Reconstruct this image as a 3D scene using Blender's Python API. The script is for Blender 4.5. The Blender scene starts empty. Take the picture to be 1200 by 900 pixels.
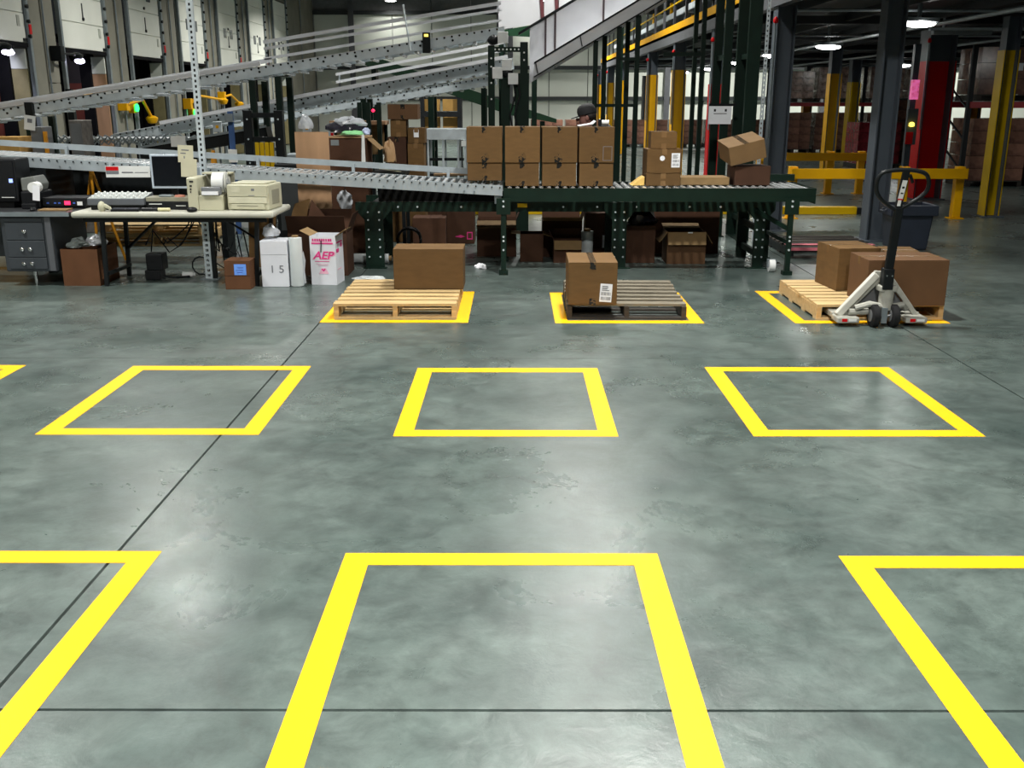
import bpy, bmesh, math, random
from mathutils import Vector, Matrix, Euler
random.seed(7)
SC = bpy.context.scene
COL = SC.collection
PI = math.pi
# ---------------------------------------------------------------- camera
cam = bpy.data.objects.new('camera', bpy.data.cameras.new('camera'))
COL.objects.link(cam)
cam.location = (0, 0, 1.68)
cam.rotation_euler = (PI/2 - math.atan(332/1160.), 0, 3/1160.)
cam.data.sensor_width = 36; cam.data.lens = 1160/1200*36
cam.data.clip_end = 200
SC.camera = cam
# ---------------------------------------------------------------- world, exposure
w = bpy.data.worlds.new('world'); SC.world = w; w.use_nodes = True
w.node_tree.nodes['Background'].inputs[0].default_value = (.75, .85, .9, 1)
w.node_tree.nodes['Background'].inputs[1].default_value = .012
SC.view_settings.view_transform = 'Standard'; SC.view_settings.look = 'None'
SC.view_settings.gamma = 1; SC.view_settings.use_curve_mapping = False
SC.view_settings.exposure = 0.36
BAY_POWER = 330      # W of one high-bay lamp
TUBE_POWER = 20       # W of one lamp under the mezzanine
# ---------------------------------------------------------------- materials
MATS = {}
def mat(key, col, rough=.5, metal=0., var=.12, scale=6., bump=0., col2=None, spec=.5, emit=0., stretch=(1,1,1), rand=0., alpha=1., trans=0.):
    if key in MATS: return MATS[key]
    m = bpy.data.materials.new(key); m.use_nodes = True
    nt = m.node_tree; b = nt.nodes['Principled BSDF']
    b.inputs['Roughness'].default_value = rough; b.inputs['Metallic'].default_value = metal
    b.inputs['Specular IOR Level'].default_value = spec
    tc = nt.nodes.new('ShaderNodeTexCoord'); mp = nt.nodes.new('ShaderNodeMapping')
    mp.inputs['Scale'].default_value = stretch
    nt.links.new(tc.outputs['Object'], mp.inputs[0])
    nz = nt.nodes.new('ShaderNodeTexNoise'); nz.inputs['Scale'].default_value = scale; nz.inputs['Detail'].default_value = 5
    nt.links.new(mp.outputs[0], nz.inputs['Vector'])
    c1 = tuple(min(1, c*(1+var)) for c in col); c0 = col2 or tuple(c*(1-var) for c in col)
    rp = nt.nodes.new('ShaderNodeValToRGB')
    rp.color_ramp.elements[0].position = .3; rp.color_ramp.elements[1].position = .7
    rp.color_ramp.elements[0].color = (*c0, 1); rp.color_ramp.elements[1].color = (*c1, 1)
    nt.links.new(nz.outputs[0], rp.inputs[0]); out = rp.outputs[0]
    if rand:
        oi = nt.nodes.new('ShaderNodeObjectInfo'); hs = nt.nodes.new('ShaderNodeHueSaturation')
        mr = nt.nodes.new('ShaderNodeMapRange'); mr.inputs[3].default_value = 1-rand; mr.inputs[4].default_value = 1+rand
        nt.links.new(oi.outputs['Random'], mr.inputs[0]); nt.links.new(mr.outputs[0], hs.inputs['Value'])
        nt.links.new(out, hs.inputs['Color']); out = hs.outputs[0]
    nt.links.new(out, b.inputs['Base Color'])
    if emit:
        nt.links.new(out, b.inputs['Emission Color']); b.inputs['Emission Strength'].default_value = emit
    if bump:
        bp = nt.nodes.new('ShaderNodeBump'); bp.inputs['Strength'].default_value = bump; bp.inputs['Distance'].default_value = .01
        nt.links.new(nz.outputs[0], bp.inputs['Height']); nt.links.new(bp.outputs[0], b.inputs['Normal'])
    if alpha < 1: b.inputs['Alpha'].default_value = alpha
    if trans: b.inputs['Transmission Weight'].default_value = trans
    MATS[key] = m; return m

def floor_material():
    m = bpy.data.materials.new('polished_concrete'); m.use_nodes = True
    nt = m.node_tree; b = nt.nodes['Principled BSDF']; L = nt.links.new
    geo = nt.nodes.new('ShaderNodeNewGeometry')
    def noise(s, d, dist=0., vec=None, rough=.5):
        n = nt.nodes.new('ShaderNodeTexNoise'); n.inputs['Scale'].default_value = s; n.inputs['Detail'].default_value = d
        n.inputs['Distortion'].default_value = dist; n.inputs['Roughness'].default_value = rough
        L(vec or geo.outputs['Position'], n.inputs['Vector']); return n.outputs[0]
    def ramp(src, p0, p1, c0, c1):
        r = nt.nodes.new('ShaderNodeValToRGB'); r.color_ramp.elements[0].position = p0; r.color_ramp.elements[1].position = p1
        r.color_ramp.elements[0].color = (*c0, 1); r.color_ramp.elements[1].color = (*c1, 1); L(src, r.inputs[0]); return r.outputs[0]
    def mix(f, a, c, mode='MIX'):
        n = nt.nodes.new('ShaderNodeMix'); n.data_type = 'RGBA'; n.blend_type = mode
        for v, i in ((f, 0), (a, 6), (c, 7)):
            if isinstance(v, (int, float)): n.inputs[i].default_value = v
            elif isinstance(v, tuple): n.inputs[i].default_value = (*v, 1)
            else: L(v, n.inputs[i])
        return n.outputs[2]
    base = ramp(noise(.75, 9, .4, rough=.66), .34, .68, (.051, .073, .068), (.122, .155, .143))
    cloud = ramp(noise(5.5, 10, .35, rough=.74), .36, .68, (.36, .37, .37), (1.34, 1.34, 1.33))
    c = mix(.62, base, mix(1., base, cloud, 'MULTIPLY'))
    # trowel marks and scuffs stretched along X
    mp = nt.nodes.new('ShaderNodeMapping'); mp.inputs['Scale'].default_value = (.45, 2.6, 1); L(geo.outputs['Position'], mp.inputs[0])
    st = ramp(noise(1.9, 9, .8, mp.outputs[0], .7), .52, .72, (0, 0, 0), (1, 1, 1))
    sx = nt.nodes.new('ShaderNodeSeparateXYZ'); L(geo.outputs['Position'], sx.inputs[0])
    mr = nt.nodes.new('ShaderNodeMapRange'); mr.inputs[1].default_value = 6.3; mr.inputs[2].default_value = 6.75; L(sx.outputs[1], mr.inputs[0])
    mr2 = nt.nodes.new('ShaderNodeMapRange'); mr2.inputs[1].default_value = 9.2; mr2.inputs[2].default_value = 7.2; mr2.inputs[3].default_value = .12; L(sx.outputs[1], mr2.inputs[0])
    mu = nt.nodes.new('ShaderNodeMath'); mu.operation = 'MULTIPLY'; L(mr.outputs[0], mu.inputs[0]); L(mr2.outputs[0], mu.inputs[1])
    ad = nt.nodes.new('ShaderNodeMath'); ad.operation = 'MULTIPLY_ADD'; ad.inputs[1].default_value = .75; ad.inputs[2].default_value = .22; L(mu.outputs[0], ad.inputs[0])
    m3 = nt.nodes.new('ShaderNodeMath'); m3.operation = 'MULTIPLY'; L(st, m3.inputs[0]); L(ad.outputs[0], m3.inputs[1])
    c = mix(m3.outputs[0], c, (.045, .052, .05))
    sp = ramp(noise(24, 3, 0, rough=.5), .70, .80, (0, 0, 0), (.55, .55, .55))
    c = mix(sp, c, (.05, .05, .042))
    vo = nt.nodes.new('ShaderNodeTexVoronoi'); vo.feature = 'DISTANCE_TO_EDGE'; vo.inputs['Scale'].default_value = .33
    nv = nt.nodes.new('ShaderNodeTexNoise'); nv.inputs['Scale'].default_value = 1.2; nv.inputs['Detail'].default_value = 6
    L(geo.outputs['Position'], nv.inputs['Vector'])
    vadd = nt.nodes.new('ShaderNodeVectorMath'); L(geo.outputs['Position'], vadd.inputs[0]); L(nv.outputs['Color'], vadd.inputs[1]); L(vadd.outputs[0], vo.inputs['Vector'])
    ck = ramp(vo.outputs['Distance'], 0., .004, (.28, .28, .28), (0, 0, 0))
    c = mix(ck, c, (.05, .055, .05))
    L(c, b.inputs['Base Color'])
    rr = ramp(noise(1.3, 8, .5, rough=.65), .3, .75, (.22, .22, .22), (.42, .42, .42)); L(rr, b.inputs['Roughness'])
    b.inputs['Specular IOR Level'].default_value = .8
    bp = nt.nodes.new('ShaderNodeBump'); bp.inputs['Strength'].default_value = .2; bp.inputs['Distance'].default_value = .01
    L(noise(11, 8, .4, rough=.6), bp.inputs['Height']); L(bp.outputs[0], b.inputs['Normal'])
    return m

def tape_print_material():
    m = bpy.data.materials.new('printed_tape'); m.use_nodes = True
    nt = m.node_tree; b = nt.nodes['Principled BSDF']; L = nt.links.new
    tc = nt.nodes.new('ShaderNodeTexCoord'); n = nt.nodes.new('ShaderNodeTexNoise'); n.inputs['Scale'].default_value = 34; n.inputs['Detail'].default_value = 1
    L(tc.outputs['Object'], n.inputs['Vector'])
    r = nt.nodes.new('ShaderNodeValToRGB'); r.color_ramp.interpolation = 'CONSTANT'
    r.color_ramp.elements[0].color = (.012, .011, .01, 1); r.color_ramp.elements[1].position = .51; r.color_ramp.elements[1].color = (.12, .07, .03, 1)
    L(n.outputs[0], r.inputs[0]); L(r.outputs[0], b.inputs['Base Color']); b.inputs['Roughness'].default_value = .22
    return m

CARD = mat('cardboard', (.128, .071, .026), .75, var=.10, scale=9, spec=.2, rand=.16, stretch=(1, 1, 3))
CARD_IN = mat('cardboard_inside', (.225, .145, .066), .8, var=.1, scale=9, spec=.2, rand=.08)
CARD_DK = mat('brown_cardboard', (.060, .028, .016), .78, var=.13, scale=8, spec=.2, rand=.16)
CARD_LT = mat('pale_cardboard', (.37, .23, .115), .78, var=.1, scale=8)
TAPE = tape_print_material()
CLEAR_TAPE = mat('clear_tape', (.20, .115, .05), .22, var=.1, scale=8)
YELLOW = mat('floor_tape_yellow', (.92, .46, .003), .5, var=.04, scale=3, spec=.25)
GREEN = mat('dark_green_paint', (.0040, .0150, .0095), .5, var=.2, scale=5, spec=.22)
GREENB = mat('green_paint', (.008, .05, .020), .45, var=.15, scale=4)
STEEL = mat('galvanised_steel', (.60, .67, .71), .36, metal=.3, var=.14, scale=7)
STEEL_G = mat('blue_grey_galvanised_steel', (.40, .455, .49), .38, metal=.35, var=.12, scale=7)
STEEL_D = mat('dull_galvanised_steel', (.24, .28, .30), .42, metal=.45, var=.16, scale=7)
SHEET = mat('bright_sheet_metal', (.72, .73, .76), .34, metal=.3, var=.1, scale=1.6)
CHROME = mat('chrome', (.75, .75, .76), .18, metal=1, var=.03)
ROLLER = mat('roller_steel', (.66, .69, .70), .25, metal=.6, var=.08)
BLACK = mat('black_plastic', (.008, .009, .011), .4, var=.2, spec=.3)
BLACKP = mat('black_paint', (.008, .010, .011), .42, var=.2, spec=.22)
GREYP = mat('grey_column_paint', (.065, .080, .098), .5, var=.1, scale=2)
DESKG = mat('grey_desk_enamel', (.040, .047, .055), .4, var=.1, scale=3)
RED = mat('red_guard_paint', (.55, .004, .007), .5, var=.12, scale=2, spec=.2)
YEL = mat('yellow_guard_paint', (.72, .36, .0), .45, var=.1, scale=2, spec=.3)
YELO = mat('olive_yellow_paint', (.56, .35, .0), .45, var=.1, scale=2, spec=.3)
ORANGE = mat('orange_paint', (.62, .26, .005), .5, var=.1)
BEIGE = mat('beige_plastic', (.50, .49, .36), .45, var=.05)
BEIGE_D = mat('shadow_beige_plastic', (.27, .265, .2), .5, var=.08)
WHITEP = mat('white_plastic', (.72, .74, .73), .4, var=.05)
PAPER = mat('white_paper', (.80, .82, .86), .7, var=.05)
PAPERY = mat('cream_paper', (.55, .53, .39), .75, var=.07)
WHITEC = mat('white_carton', (.62, .64, .69), .65, var=.05, scale=4)
TABLETOP = mat('laminate_table_top', (.47, .47, .40), .5, var=.06)
WOOD = mat('pallet_pine', (.46, .32, .145), .75, var=.22, scale=5, stretch=(.6, 7, 7), rand=.14, bump=.15)
WOODN = mat('new_pallet_pine', (.54, .38, .18), .72, var=.15, scale=5, stretch=(.6, 7, 7), rand=.1, bump=.1)
WOODD = mat('weathered_pallet_wood', (.035, .029, .023), .8, var=.35, scale=5, stretch=(.6, 7, 7), rand=.2, bump=.2)
WOODG = mat('grey_topped_pallet_wood', (.155, .135, .098), .8, var=.3, scale=6, stretch=(.6, 7, 7), rand=.12, bump=.2)
PLY = mat('plywood', (.40, .235, .125), .7, var=.12, scale=3, stretch=(3, 3, .5))
CONCW = mat('precast_concrete', (.20, .195, .155), .8, var=.14, scale=1.6, bump=.1)
DOORW = mat('white_door_steel', (.70, .72, .65), .5, var=.06, scale=1.2)
SEAL = mat('black_dock_seal', (.006, .006, .007), .9, spec=.1)
WALLW = mat('white_wall_panel', (.70, .74, .66), .6, var=.05, scale=.6)
GIRT = mat('dark_girt_steel', (.035, .04, .042), .5)
CEIL = mat('ceiling_deck', (.11, .115, .12), .7)
DARKDECK = mat('mezzanine_steel', (.008, .010, .012), .6, var=.25, spec=.3)
FASCIA = mat('grey_fascia', (.10, .105, .115), .5)
GREYM = mat('pallet_jack_grey', (.33, .33, .29), .45, var=.2, scale=14)
RUBBER = mat('black_rubber', (.010, .010, .011), .65, spec=.25)
FILM = mat('stretch_film', (.66, .71, .72), .14, var=.04, scale=5)
PLASTICB = mat('clear_plastic_bag', (.55, .58, .62), .1, var=.35, scale=7, bump=.6, alpha=.72)
DARKBAG = mat('black_plastic_bag', (.018, .017, .026), .22, var=.4, scale=8, bump=.6)
MAGENTA = mat('magenta_ink', (.60, .03, .20), .6, var=.15, scale=25)
PINKI = mat('pale_pink_ink', (.72, .40, .52), .6, var=.1)
INK = mat('black_ink', (.012, .012, .014), .6)
INKG = mat('grey_ink', (.16, .17, .19), .6)
BLUEL = mat('blue_label', (.13, .30, .80), .5, var=.12, scale=30)
SCREEN = mat('dark_screen', (.006, .007, .010), .12, var=.1)
LAMPW = mat('lamp_white', (1., .98, .94), .4, var=0, emit=14)
LAMPV = mat('dock_lamp_glow', (.80, .74, 1.), .4, var=0, emit=7)
LEDG = mat('green_led', (.02, 1., .15), .4, var=0, emit=3)
LEDR = mat('red_led', (1., .02, .08), .4, var=0, emit=2)
LEDB = mat('blue_screen_glow', (.25, .35, 1.), .4, var=0, emit=1.4)
LEDY = mat('amber_led', (1., .72, .1), .4, var=0, emit=2)
SKIN = mat('skin', (.22, .10, .08), .55, var=.08)
NAVY = mat('navy_bin_plastic', (.018, .024, .038), .45, var=.12)
REDBROWN = mat('red_brown_cargo', (.16, .035, .02), .7, var=.2, scale=3)
# ---------------------------------------------------------------- mesh builder
class MB:
    def __init__(s): s.v = []; s.f = []
    def add(s, vs, fs):
        o = len(s.v); s.v += [tuple(v) for v in vs]; s.f += [tuple(i+o for i in f) for f in fs]; return s
    BF = [(0,3,2,1),(4,5,6,7),(0,1,5,4),(1,2,6,5),(2,3,7,6),(3,0,4,7)]
    def box(s, x0, x1, y0, y1, z0, z1):
        return s.add([(x0,y0,z0),(x1,y0,z0),(x1,y1,z0),(x0,y1,z0),(x0,y0,z1),(x1,y0,z1),(x1,y1,z1),(x0,y1,z1)], s.BF)
    def obox(s, c, size, rot=(0,0,0)):
        R = Euler(rot).to_matrix(); c = Vector(c); h = [q/2 for q in size]
        return s.add([c + R @ Vector((a*h[0], b*h[1], d*h[2])) for d in (-1,1) for a, b in ((-1,-1),(1,-1),(1,1),(-1,1))], s.BF)
    def beam(s, p, q, wy, hz):           # bar from p to q, wy wide sideways, hz tall, profile centred
        p = Vector(p); q = Vector(q); d = (q-p).normalized()
        up = Vector((0,0,1)) if abs(d.z) < .95 else Vector((0,1,0))
        sd = d.cross(up).normalized(); u = sd.cross(d).normalized()
        vs = []
        for e in (p, q):
            for a, b in ((-1,-1),(1,-1),(1,1),(-1,1)): vs.append(e + sd*a*wy/2 + u*b*hz/2)
        return s.add(vs, [(0,1,2,3),(7,6,5,4),(0,4,5,1),(1,5,6,2),(2,6,7,3),(3,7,4,0)])
    def cyl(s, p, q, r, r2=None, n=12):
        p = Vector(p); q = Vector(q); d = (q-p).normalized(); r2 = r if r2 is None else r2
        a = d.orthogonal().normalized(); b = d.cross(a)
        vs = []
        for e, rr in ((p, r), (q, r2)):
            for i in range(n): t = 2*PI*i/n; vs.append(e + (a*math.cos(t) + b*math.sin(t))*rr)
        fs = [(i, (i+1) % n, n+(i+1) % n, n+i) for i in range(n)] + [tuple(range(n-1, -1, -1)), tuple(range(n, 2*n))]
        return s.add(vs, fs)
    def tube(s, pts, r, n=7, closed=False):
        pts = [Vector(p) for p in pts]; m = len(pts); vs = []; ref = None
        for i, p in enumerate(pts):
            if closed: t = pts[(i+1) % m] - pts[i-1]
            else: t = pts[min(i+1, m-1)] - pts[max(i-1, 0)]
            t.normalize()
            if ref is None: ref = t.orthogonal().normalized()
            ref = (ref - t*ref.dot(t)).normalized(); b = t.cross(ref)
            rr = r[i] if isinstance(r, (list, tuple)) else r
            for k in range(n): a = 2*PI*k/n; vs.append(p + (ref*math.cos(a) + b*math.sin(a))*rr)
        fs = []
        for i in range(m if closed else m-1):
            j = (i+1) % m
            for k in range(n): fs.append((i*n+k, i*n+(k+1) % n, j*n+(k+1) % n, j*n+k))
        if not closed: fs += [tuple(range(n-1, -1, -1)), tuple(range((m-1)*n, m*n))]
        return s.add(vs, fs)
    def prism(s, pts, axis, a, b):       # 2-D outline extruded along an axis from a to b
        n = len(pts)
        def P(u, v, w): return {'x': (w, u, v), 'y': (u, w, v), 'z': (u, v, w)}[axis]
        vs = [P(u, v, a) for u, v in pts] + [P(u, v, b) for u, v in pts]
        return s.add(vs, [tuple(range(n)), tuple(range(2*n-1, n-1, -1))] + [(i, n+i, n+(i+1) % n, (i+1) % n) for i in range(n)])
    def lathe(s, prof, c=(0,0,0), n=20):
        vs = []; m = len(prof)
        for r, z in prof:
            for k in range(n): t = 2*PI*k/n; vs.append((c[0]+r*math.cos(t), c[1]+r*math.sin(t), c[2]+z))
        fs = [(i*n+k, i*n+(k+1) % n, (i+1)*n+(k+1) % n, (i+1)*n+k) for i in range(m-1) for k in range(n)]
        fs += [tuple(range(n-1, -1, -1)), tuple(range((m-1)*n, m*n))]
        return s.add(vs, fs)
    def blob(s, c, size, rough=.2, seed=0, nu=18, nv=10, flat=-.35):
        rnd = random.Random(seed); ph = [rnd.uniform(0, 6.28) for _ in range(8)]
        vs = []
        for j in range(nv+1):
            el = -PI/2 + PI*j/nv
            for i in range(nu):
                az = 2*PI*i/nu
                k = 1 + rough*(math.sin(3*az+ph[0]+2*el)*.5 + math.sin(5*az+ph[1]-3*el)*.35 + math.sin(4*el+ph[2]+2*az)*.4 + rnd.uniform(-.35, .35))
                z = max(math.sin(el)*k, flat)
                vs.append((c[0]+size[0]*math.cos(el)*math.cos(az)*k, c[1]+size[1]*math.cos(el)*math.sin(az)*k, c[2]+size[2]*z))
        fs = [(j*nu+i, j*nu+(i+1) % nu, (j+1)*nu+(i+1) % nu, (j+1)*nu+i) for j in range(nv) for i in range(nu)]
        return s.add(vs, fs)
    def mesh(s, name, m, smooth=False):
        me = bpy.data.meshes.new(name); me.from_pydata(s.v, [], s.f); me.validate(); me.materials.append(m)
        bm = bmesh.new(); bm.from_mesh(me)
        bmesh.ops.remove_doubles(bm, verts=bm.verts, dist=1e-6)
        bmesh.ops.recalc_face_normals(bm, faces=bm.faces); bm.to_mesh(me); bm.free()
        if smooth:
            for p in me.polygons: p.use_smooth = True
            me.set_sharp_from_angle(angle=math.radians(40))
        return me
    def build(s, name, m, parent=None, bevel=0, smooth=False, loc=(0,0,0), rot=(0,0,0)):
        o = bpy.data.objects.new(name, s.mesh(name, m, smooth)); COL.objects.link(o)
        o.parent = parent; o.location = loc; o.rotation_euler = rot
        if bevel:
            b = o.modifiers.new('bevel', 'BEVEL'); b.width = bevel; b.segments = 2; b.limit_method = 'ANGLE'
        return o
def inst(me, name, parent, loc=(0,0,0), rot=(0,0,0), scale=(1,1,1)):
    o = bpy.data.objects.new(name, me); COL.objects.link(o); o.parent = parent
    o.location = loc; o.rotation_euler = rot; o.scale = scale; return o
def tag(o, label, cat, group=None, kind=None):
    if label: o['label'] = label
    if cat: o['category'] = cat
    if group: o['group'] = group
    if kind: o['kind'] = kind
    return o
def thing(name, label, cat, loc=(0,0,0), rz=0, group=None, rot=None):
    o = bpy.data.objects.new(name, None); COL.objects.link(o); o.empty_display_size = .1
    o.location = loc; o.rotation_euler = rot or (0, 0, rz)
    return tag(o, label, cat, group)
def text(name, body, size, m, parent, loc, rot, align='CENTER', extrude=.0006, squash=1., bold=0., shear=0.):
    cu = bpy.data.curves.new(name, 'FONT'); cu.body = body; cu.size = size; cu.extrude = extrude
    cu.offset = bold; cu.shear = shear; cu.align_x = align; cu.align_y = 'CENTER'
    t = bpy.data.objects.new(name, cu); COL.objects.link(t)
    dg = bpy.context.evaluated_depsgraph_get(); me = bpy.data.meshes.new_from_object(t.evaluated_get(dg))
    bpy.data.objects.remove(t); me.materials.clear(); me.materials.append(m)
    return inst(me, name, parent, loc, rot, (squash, 1, 1))
# ================================================================ setting
FLOORM = floor_material()
floor = tag(MB().box(-9, 26, -8, 47, -.25, -.012).build('floor', mat('joint_filler', (.010, .010, .009), .8)), 'grey polished concrete warehouse floor with saw-cut joints', None, kind='structure')
XJ = [-9] + [-1.535 + 4.52*k for k in (-1, 0, 1, 2, 3, 4, 5)] + [26]
YJ = [-8, -5.59, -1.56, 2.47, 6.50, 10.53, 14.56, 18.6, 22.6, 26.6, 30.7, 34.7, 38.7, 42.8, 47]
for i in range(len(XJ)-1):
    for j in range(len(YJ)-1):
        x0, x1, y0, y1 = XJ[i], XJ[i+1], YJ[j], YJ[j+1]
        gx = .0065
        g0 = .006 if abs(y0-2.47) < .1 else .0018; g1 = .006 if abs(y1-2.47) < .1 else .0018
        MB().box(x0+gx, x1-gx, y0+g0, y1-g1, -.012, 0).build('concrete_slab', FLOORM, floor)
# ---- tape rectangles on the floor
def tape_square(x0, x1, y0, y1, label, skew=0.):
    t = thing('floor_tape_rectangle', label, 'floor marking', ((x0+x1)/2, (y0+y1)/2, 0), skew, 'yellow tape rectangles on the floor')
    a, b, w_ = (x1-x0)/2, (y1-y0)/2, .10
    for q in ((-a, a, b-w_, b), (-a, a, -b, -b+w_), (-a, -a+w_, -b+w_, b-w_), (a-w_, a, -b+w_, b-w_)):
        MB().box(*q, .0003, .0016).build('tape_strip', YELLOW, t)
tape_square(-2.56, -1.367, 2.11, 3.507, 'bright yellow tape rectangle crossed by the long floor joint, front row')
tape_square(-.651, .551, 2.11, 3.492, 'bright yellow tape rectangle in the middle of the front row, crossed by the cross joint')
tape_square(1.243, 2.45, 2.11, 3.472, 'yellow tape rectangle of the front row on the pallet jack side')
tape_square(-4.41, -3.225, 4.90, 6.31, 'yellow tape rectangle facing the grey desk, its corner only in view')
tape_square(-2.509, -1.338, 4.90, 6.292, 'empty yellow tape rectangle crossed by the long joint, second row')
tape_square(-.632, .541, 4.877, 6.244, 'empty yellow tape rectangle in the middle of the second row', .0)
tape_square(1.245, 2.452, 4.882, 6.271, 'empty yellow tape rectangle of the second row facing the pallet jack')
tape_square(-1.537, -.366, 7.62, 8.935, 'yellow tape rectangle around the pale pallet with a plain carton')
tape_square(.32, 1.49, 7.60, 8.89, 'yellow tape rectangle around the dark weathered pallet')
tape_square(2.203, 3.42, 7.603, 8.97, 'orange-yellow tape rectangle under the pallet with the pallet jack')
# ---- shell
tag(MB().box(-9.3, 26, -8, 47.3, 6.6, 6.8).build('ceiling', CEIL), 'dark grey steel deck ceiling', None, kind='structure')
tag(MB().box(26, 26.3, -8, 47.3, 0, 6.6).build('wall_right', mat('dark_wall', (.08, .085, .09), .7)), 'dark far side wall behind the racks', None, kind='structure')
tag(MB().box(-9.3, 26.3, -8.3, -8, 0, 6.6).build('wall_front', mat('grey_wall', (.2, .21, .2), .7)), 'unseen wall behind the viewer, greyed to cut bounce light', None, kind='structure')  # colour darkened so the wall bounces less light into the shadows
wb = tag(MB().box(-9.3, 26.3, 47.1, 47.4, 0, 6.6).build('wall_back', mat('wall_core', (.3, .31, .3), .6)), 'white panelled back wall with dark steel girts', None, kind='structure')
for k in range(20):
    x = -9 + k*1.76
    for z0, z1 in ((0, 1.70), (1.86, 3.05), (3.2, 5.42), (5.5, 6.6)):
        MB().box(x+.02, x+1.74, 47.0, 47.1, z0, z1).build('wall_panel', WALLW if z1 < 6 else mat('grey_upper_panel', (.16, .165, .17), .7), wb)
for z in (1.78, 3.12, 5.46):
    MB().box(-9, 26, 46.85, 47.0, z-.09, z+.07).build('girt', GIRT, wb)
for x in (-7.3, -.2, 6.9, 14):
    MB().box(x-.12, x+.12, 46.75, 46.85, 0, 6.6).build('wall_column', FASCIA, wb)
# ---- dock wall on the left
DOORS = [17.07+3.655*k for k in range(7)]       # near jamb of every dock opening
W_ = 2.17
wl = tag(MB().box(-9.32, -9.0, -8, DOORS[0]-.12, 0, 6.6).build('wall_left', CONCW), 'grey precast concrete wall with a row of dock doors', None, kind='structure')
for k, y0 in enumerate(DOORS):
    y1 = y0 + W_; yn = DOORS[k+1] if k+1 < len(DOORS) else 47
    MB().box(-9.32, -9.0, y0-.12, y1+.12, 5.35, 6.6).build('lintel', CONCW, wl)
    ya, yb = y1+.12, yn-.12
    MB().box(-9.32, -9.06, ya, yb, 0, 6.6).build('pier', CONCW, wl)
    mid = ya + (yb-ya)*.46
    MB().box(-9.06, -8.98, ya+.02, mid-.015, 0, 6.58).build('precast_panel', CONCW, wl)
    MB().box(-9.06, -8.98, mid+.015, yb-.16, 0, 2.0).build('precast_panel', CONCW, wl)
    MB().box(-9.06, -8.98, mid+.015, yb-.16, 2.02, 6.58).build('precast_panel', CONCW, wl)
    MB().cyl((-8.94, mid, .1), (-8.94, mid, 6.5), .02, n=8).build('conduit', STEEL_D, wl)
    # door: sections, track, windows, latch, stickers
    d = tag(MB().box(-9.05, -9.01, y0, y1, 2.70, 5.3).build('door_%d' % (k+1), DOORW), 'white sectional dock door raised above a black dock opening', None, kind='structure')
    for s in range(5):
        MB().box(-9.01, -8.985, y0+.01, y1-.01, 2.70+.52*s+.008, 2.70+.52*(s+1)-.008).build('door_section', DOORW, d, bevel=.004)
    for yy in (y0-.06, y1+.06):
        MB().box(-9.0, -8.93, yy-.045, yy+.045, 0, 6.3).build('door_track', STEEL_D, d)
    for s in range(10):
        MB().cyl((-8.95, y1+.03, 2.82+.26*s), (-8.90, y1+.03, 2.82+.26*s), .035, n=8).build('track_roller', BLACKP, d)
    MB().box(-8.985, -8.965, y1-.14, y1+.0, 2.72, 2.78).build('bottom_bracket', BLACKP, d)
    MB().box(-9.03, -8.97, y0, y1, 2.63, 2.70).build('bottom_seal', SEAL, d)
    MB().box(-8.985, -8.975, y1-.30, y1-.20, 2.98, 3.17).build('door_sticker', mat('door_sticker_grey', (.36, .38, .33), .5), d)
    MB().box(-8.93, -8.915, y1+.02, y1+.11, 2.86, 3.03).build('red_marker', RED, d)
    for zz in (3.31, 3.83):
        MB().cyl((-8.985, y0+W_*.52, zz), (-8.955, y0+W_*.52, zz), .035, n=8).build('door_latch', BLACKP, d)
    MB().box(-8.985, -8.97, y0+W_*.515, y0+W_*.53, 3.3, 3.62).build('latch_rod', GIRT, d)
    if k >= 2:
        for a in (.30, .62):
            MB().box(-8.985, -8.972, y0+W_*a, y0+W_*a+.26, 4.0-.45*(k > 2), 4.28-.45*(k > 2)).build('window_pane', mat('dark_pane', (.12, .13, .14), .2), d)
    # trailer backed up to the opening
    tr = thing('semi_trailer', ['trailer interior with plywood-lined wall at the dock opening nearest the desk', 'trailer interior with red-brown side lining behind the dock opening with the barrier arm',
         'empty dark trailer interior at the third dock opening past the desk', 'dark trailer interior at the fourth dock opening past the desk', 'dark trailer interior at the fifth dock opening past the desk',
         'dark trailer interior at the sixth dock opening past the desk', 'dark trailer interior at the dock opening by the back wall'][k], 'trailer', (-9.4, y0, 0))
    MB().box(-8, 0, -.1, W_+.1, -.1, -.005).build('trailer_floor', mat('trailer_floor_wood', (.08, .055, .03), .7), tr)
    MB().box(-8, 0, -.1, W_+.1, 2.9, 3.0).build('trailer_roof', SEAL, tr)
    MB().box(-8.1, -8, -.1, W_+.1, -.1, 3.0).build('trailer_bulkhead', mat('trailer_dark', (.03, .025, .022), .7), tr)
    MB().box(-8, 0, -.1, -.04, 0, 2.9).build('trailer_wall', mat('trailer_dark', (.03, .025, .022), .7), tr)
    MB().box(-8, 0, W_-.02, W_+.1, 0, 2.9).build('trailer_wall', mat('trailer_dark', (.03, .025, .022), .7), tr)
    MB().box(-.75, -.16, W_-.05, W_-.021, .0, 2.05).build('side_lining', REDBROWN if k < 2 else SEAL, tr)
    MB().box(.09, .38, W_-.06, W_-.021, .0, 2.24).build('jamb_panel', [mat('olive_lining', (.24, .21, .10), .7), PLY, mat('olive_lining', (.24, .21, .10), .7)][min(k, 2)], tr)
    MB().box(.09, .38, W_-.06, W_-.021, 2.25, 2.6).build('lit_jamb_top', WALLW, tr)  # white colour stands in for dock light on the upper lining
    MB().box(-.02, .36, -.02, .08, 0, 2.62).build('dock_seal_pad', SEAL, tr)
    MB().box(-.15, .085, W_-.13, W_+.10, 0, 2.62).build('dock_seal_pad', SEAL, tr)
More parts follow.
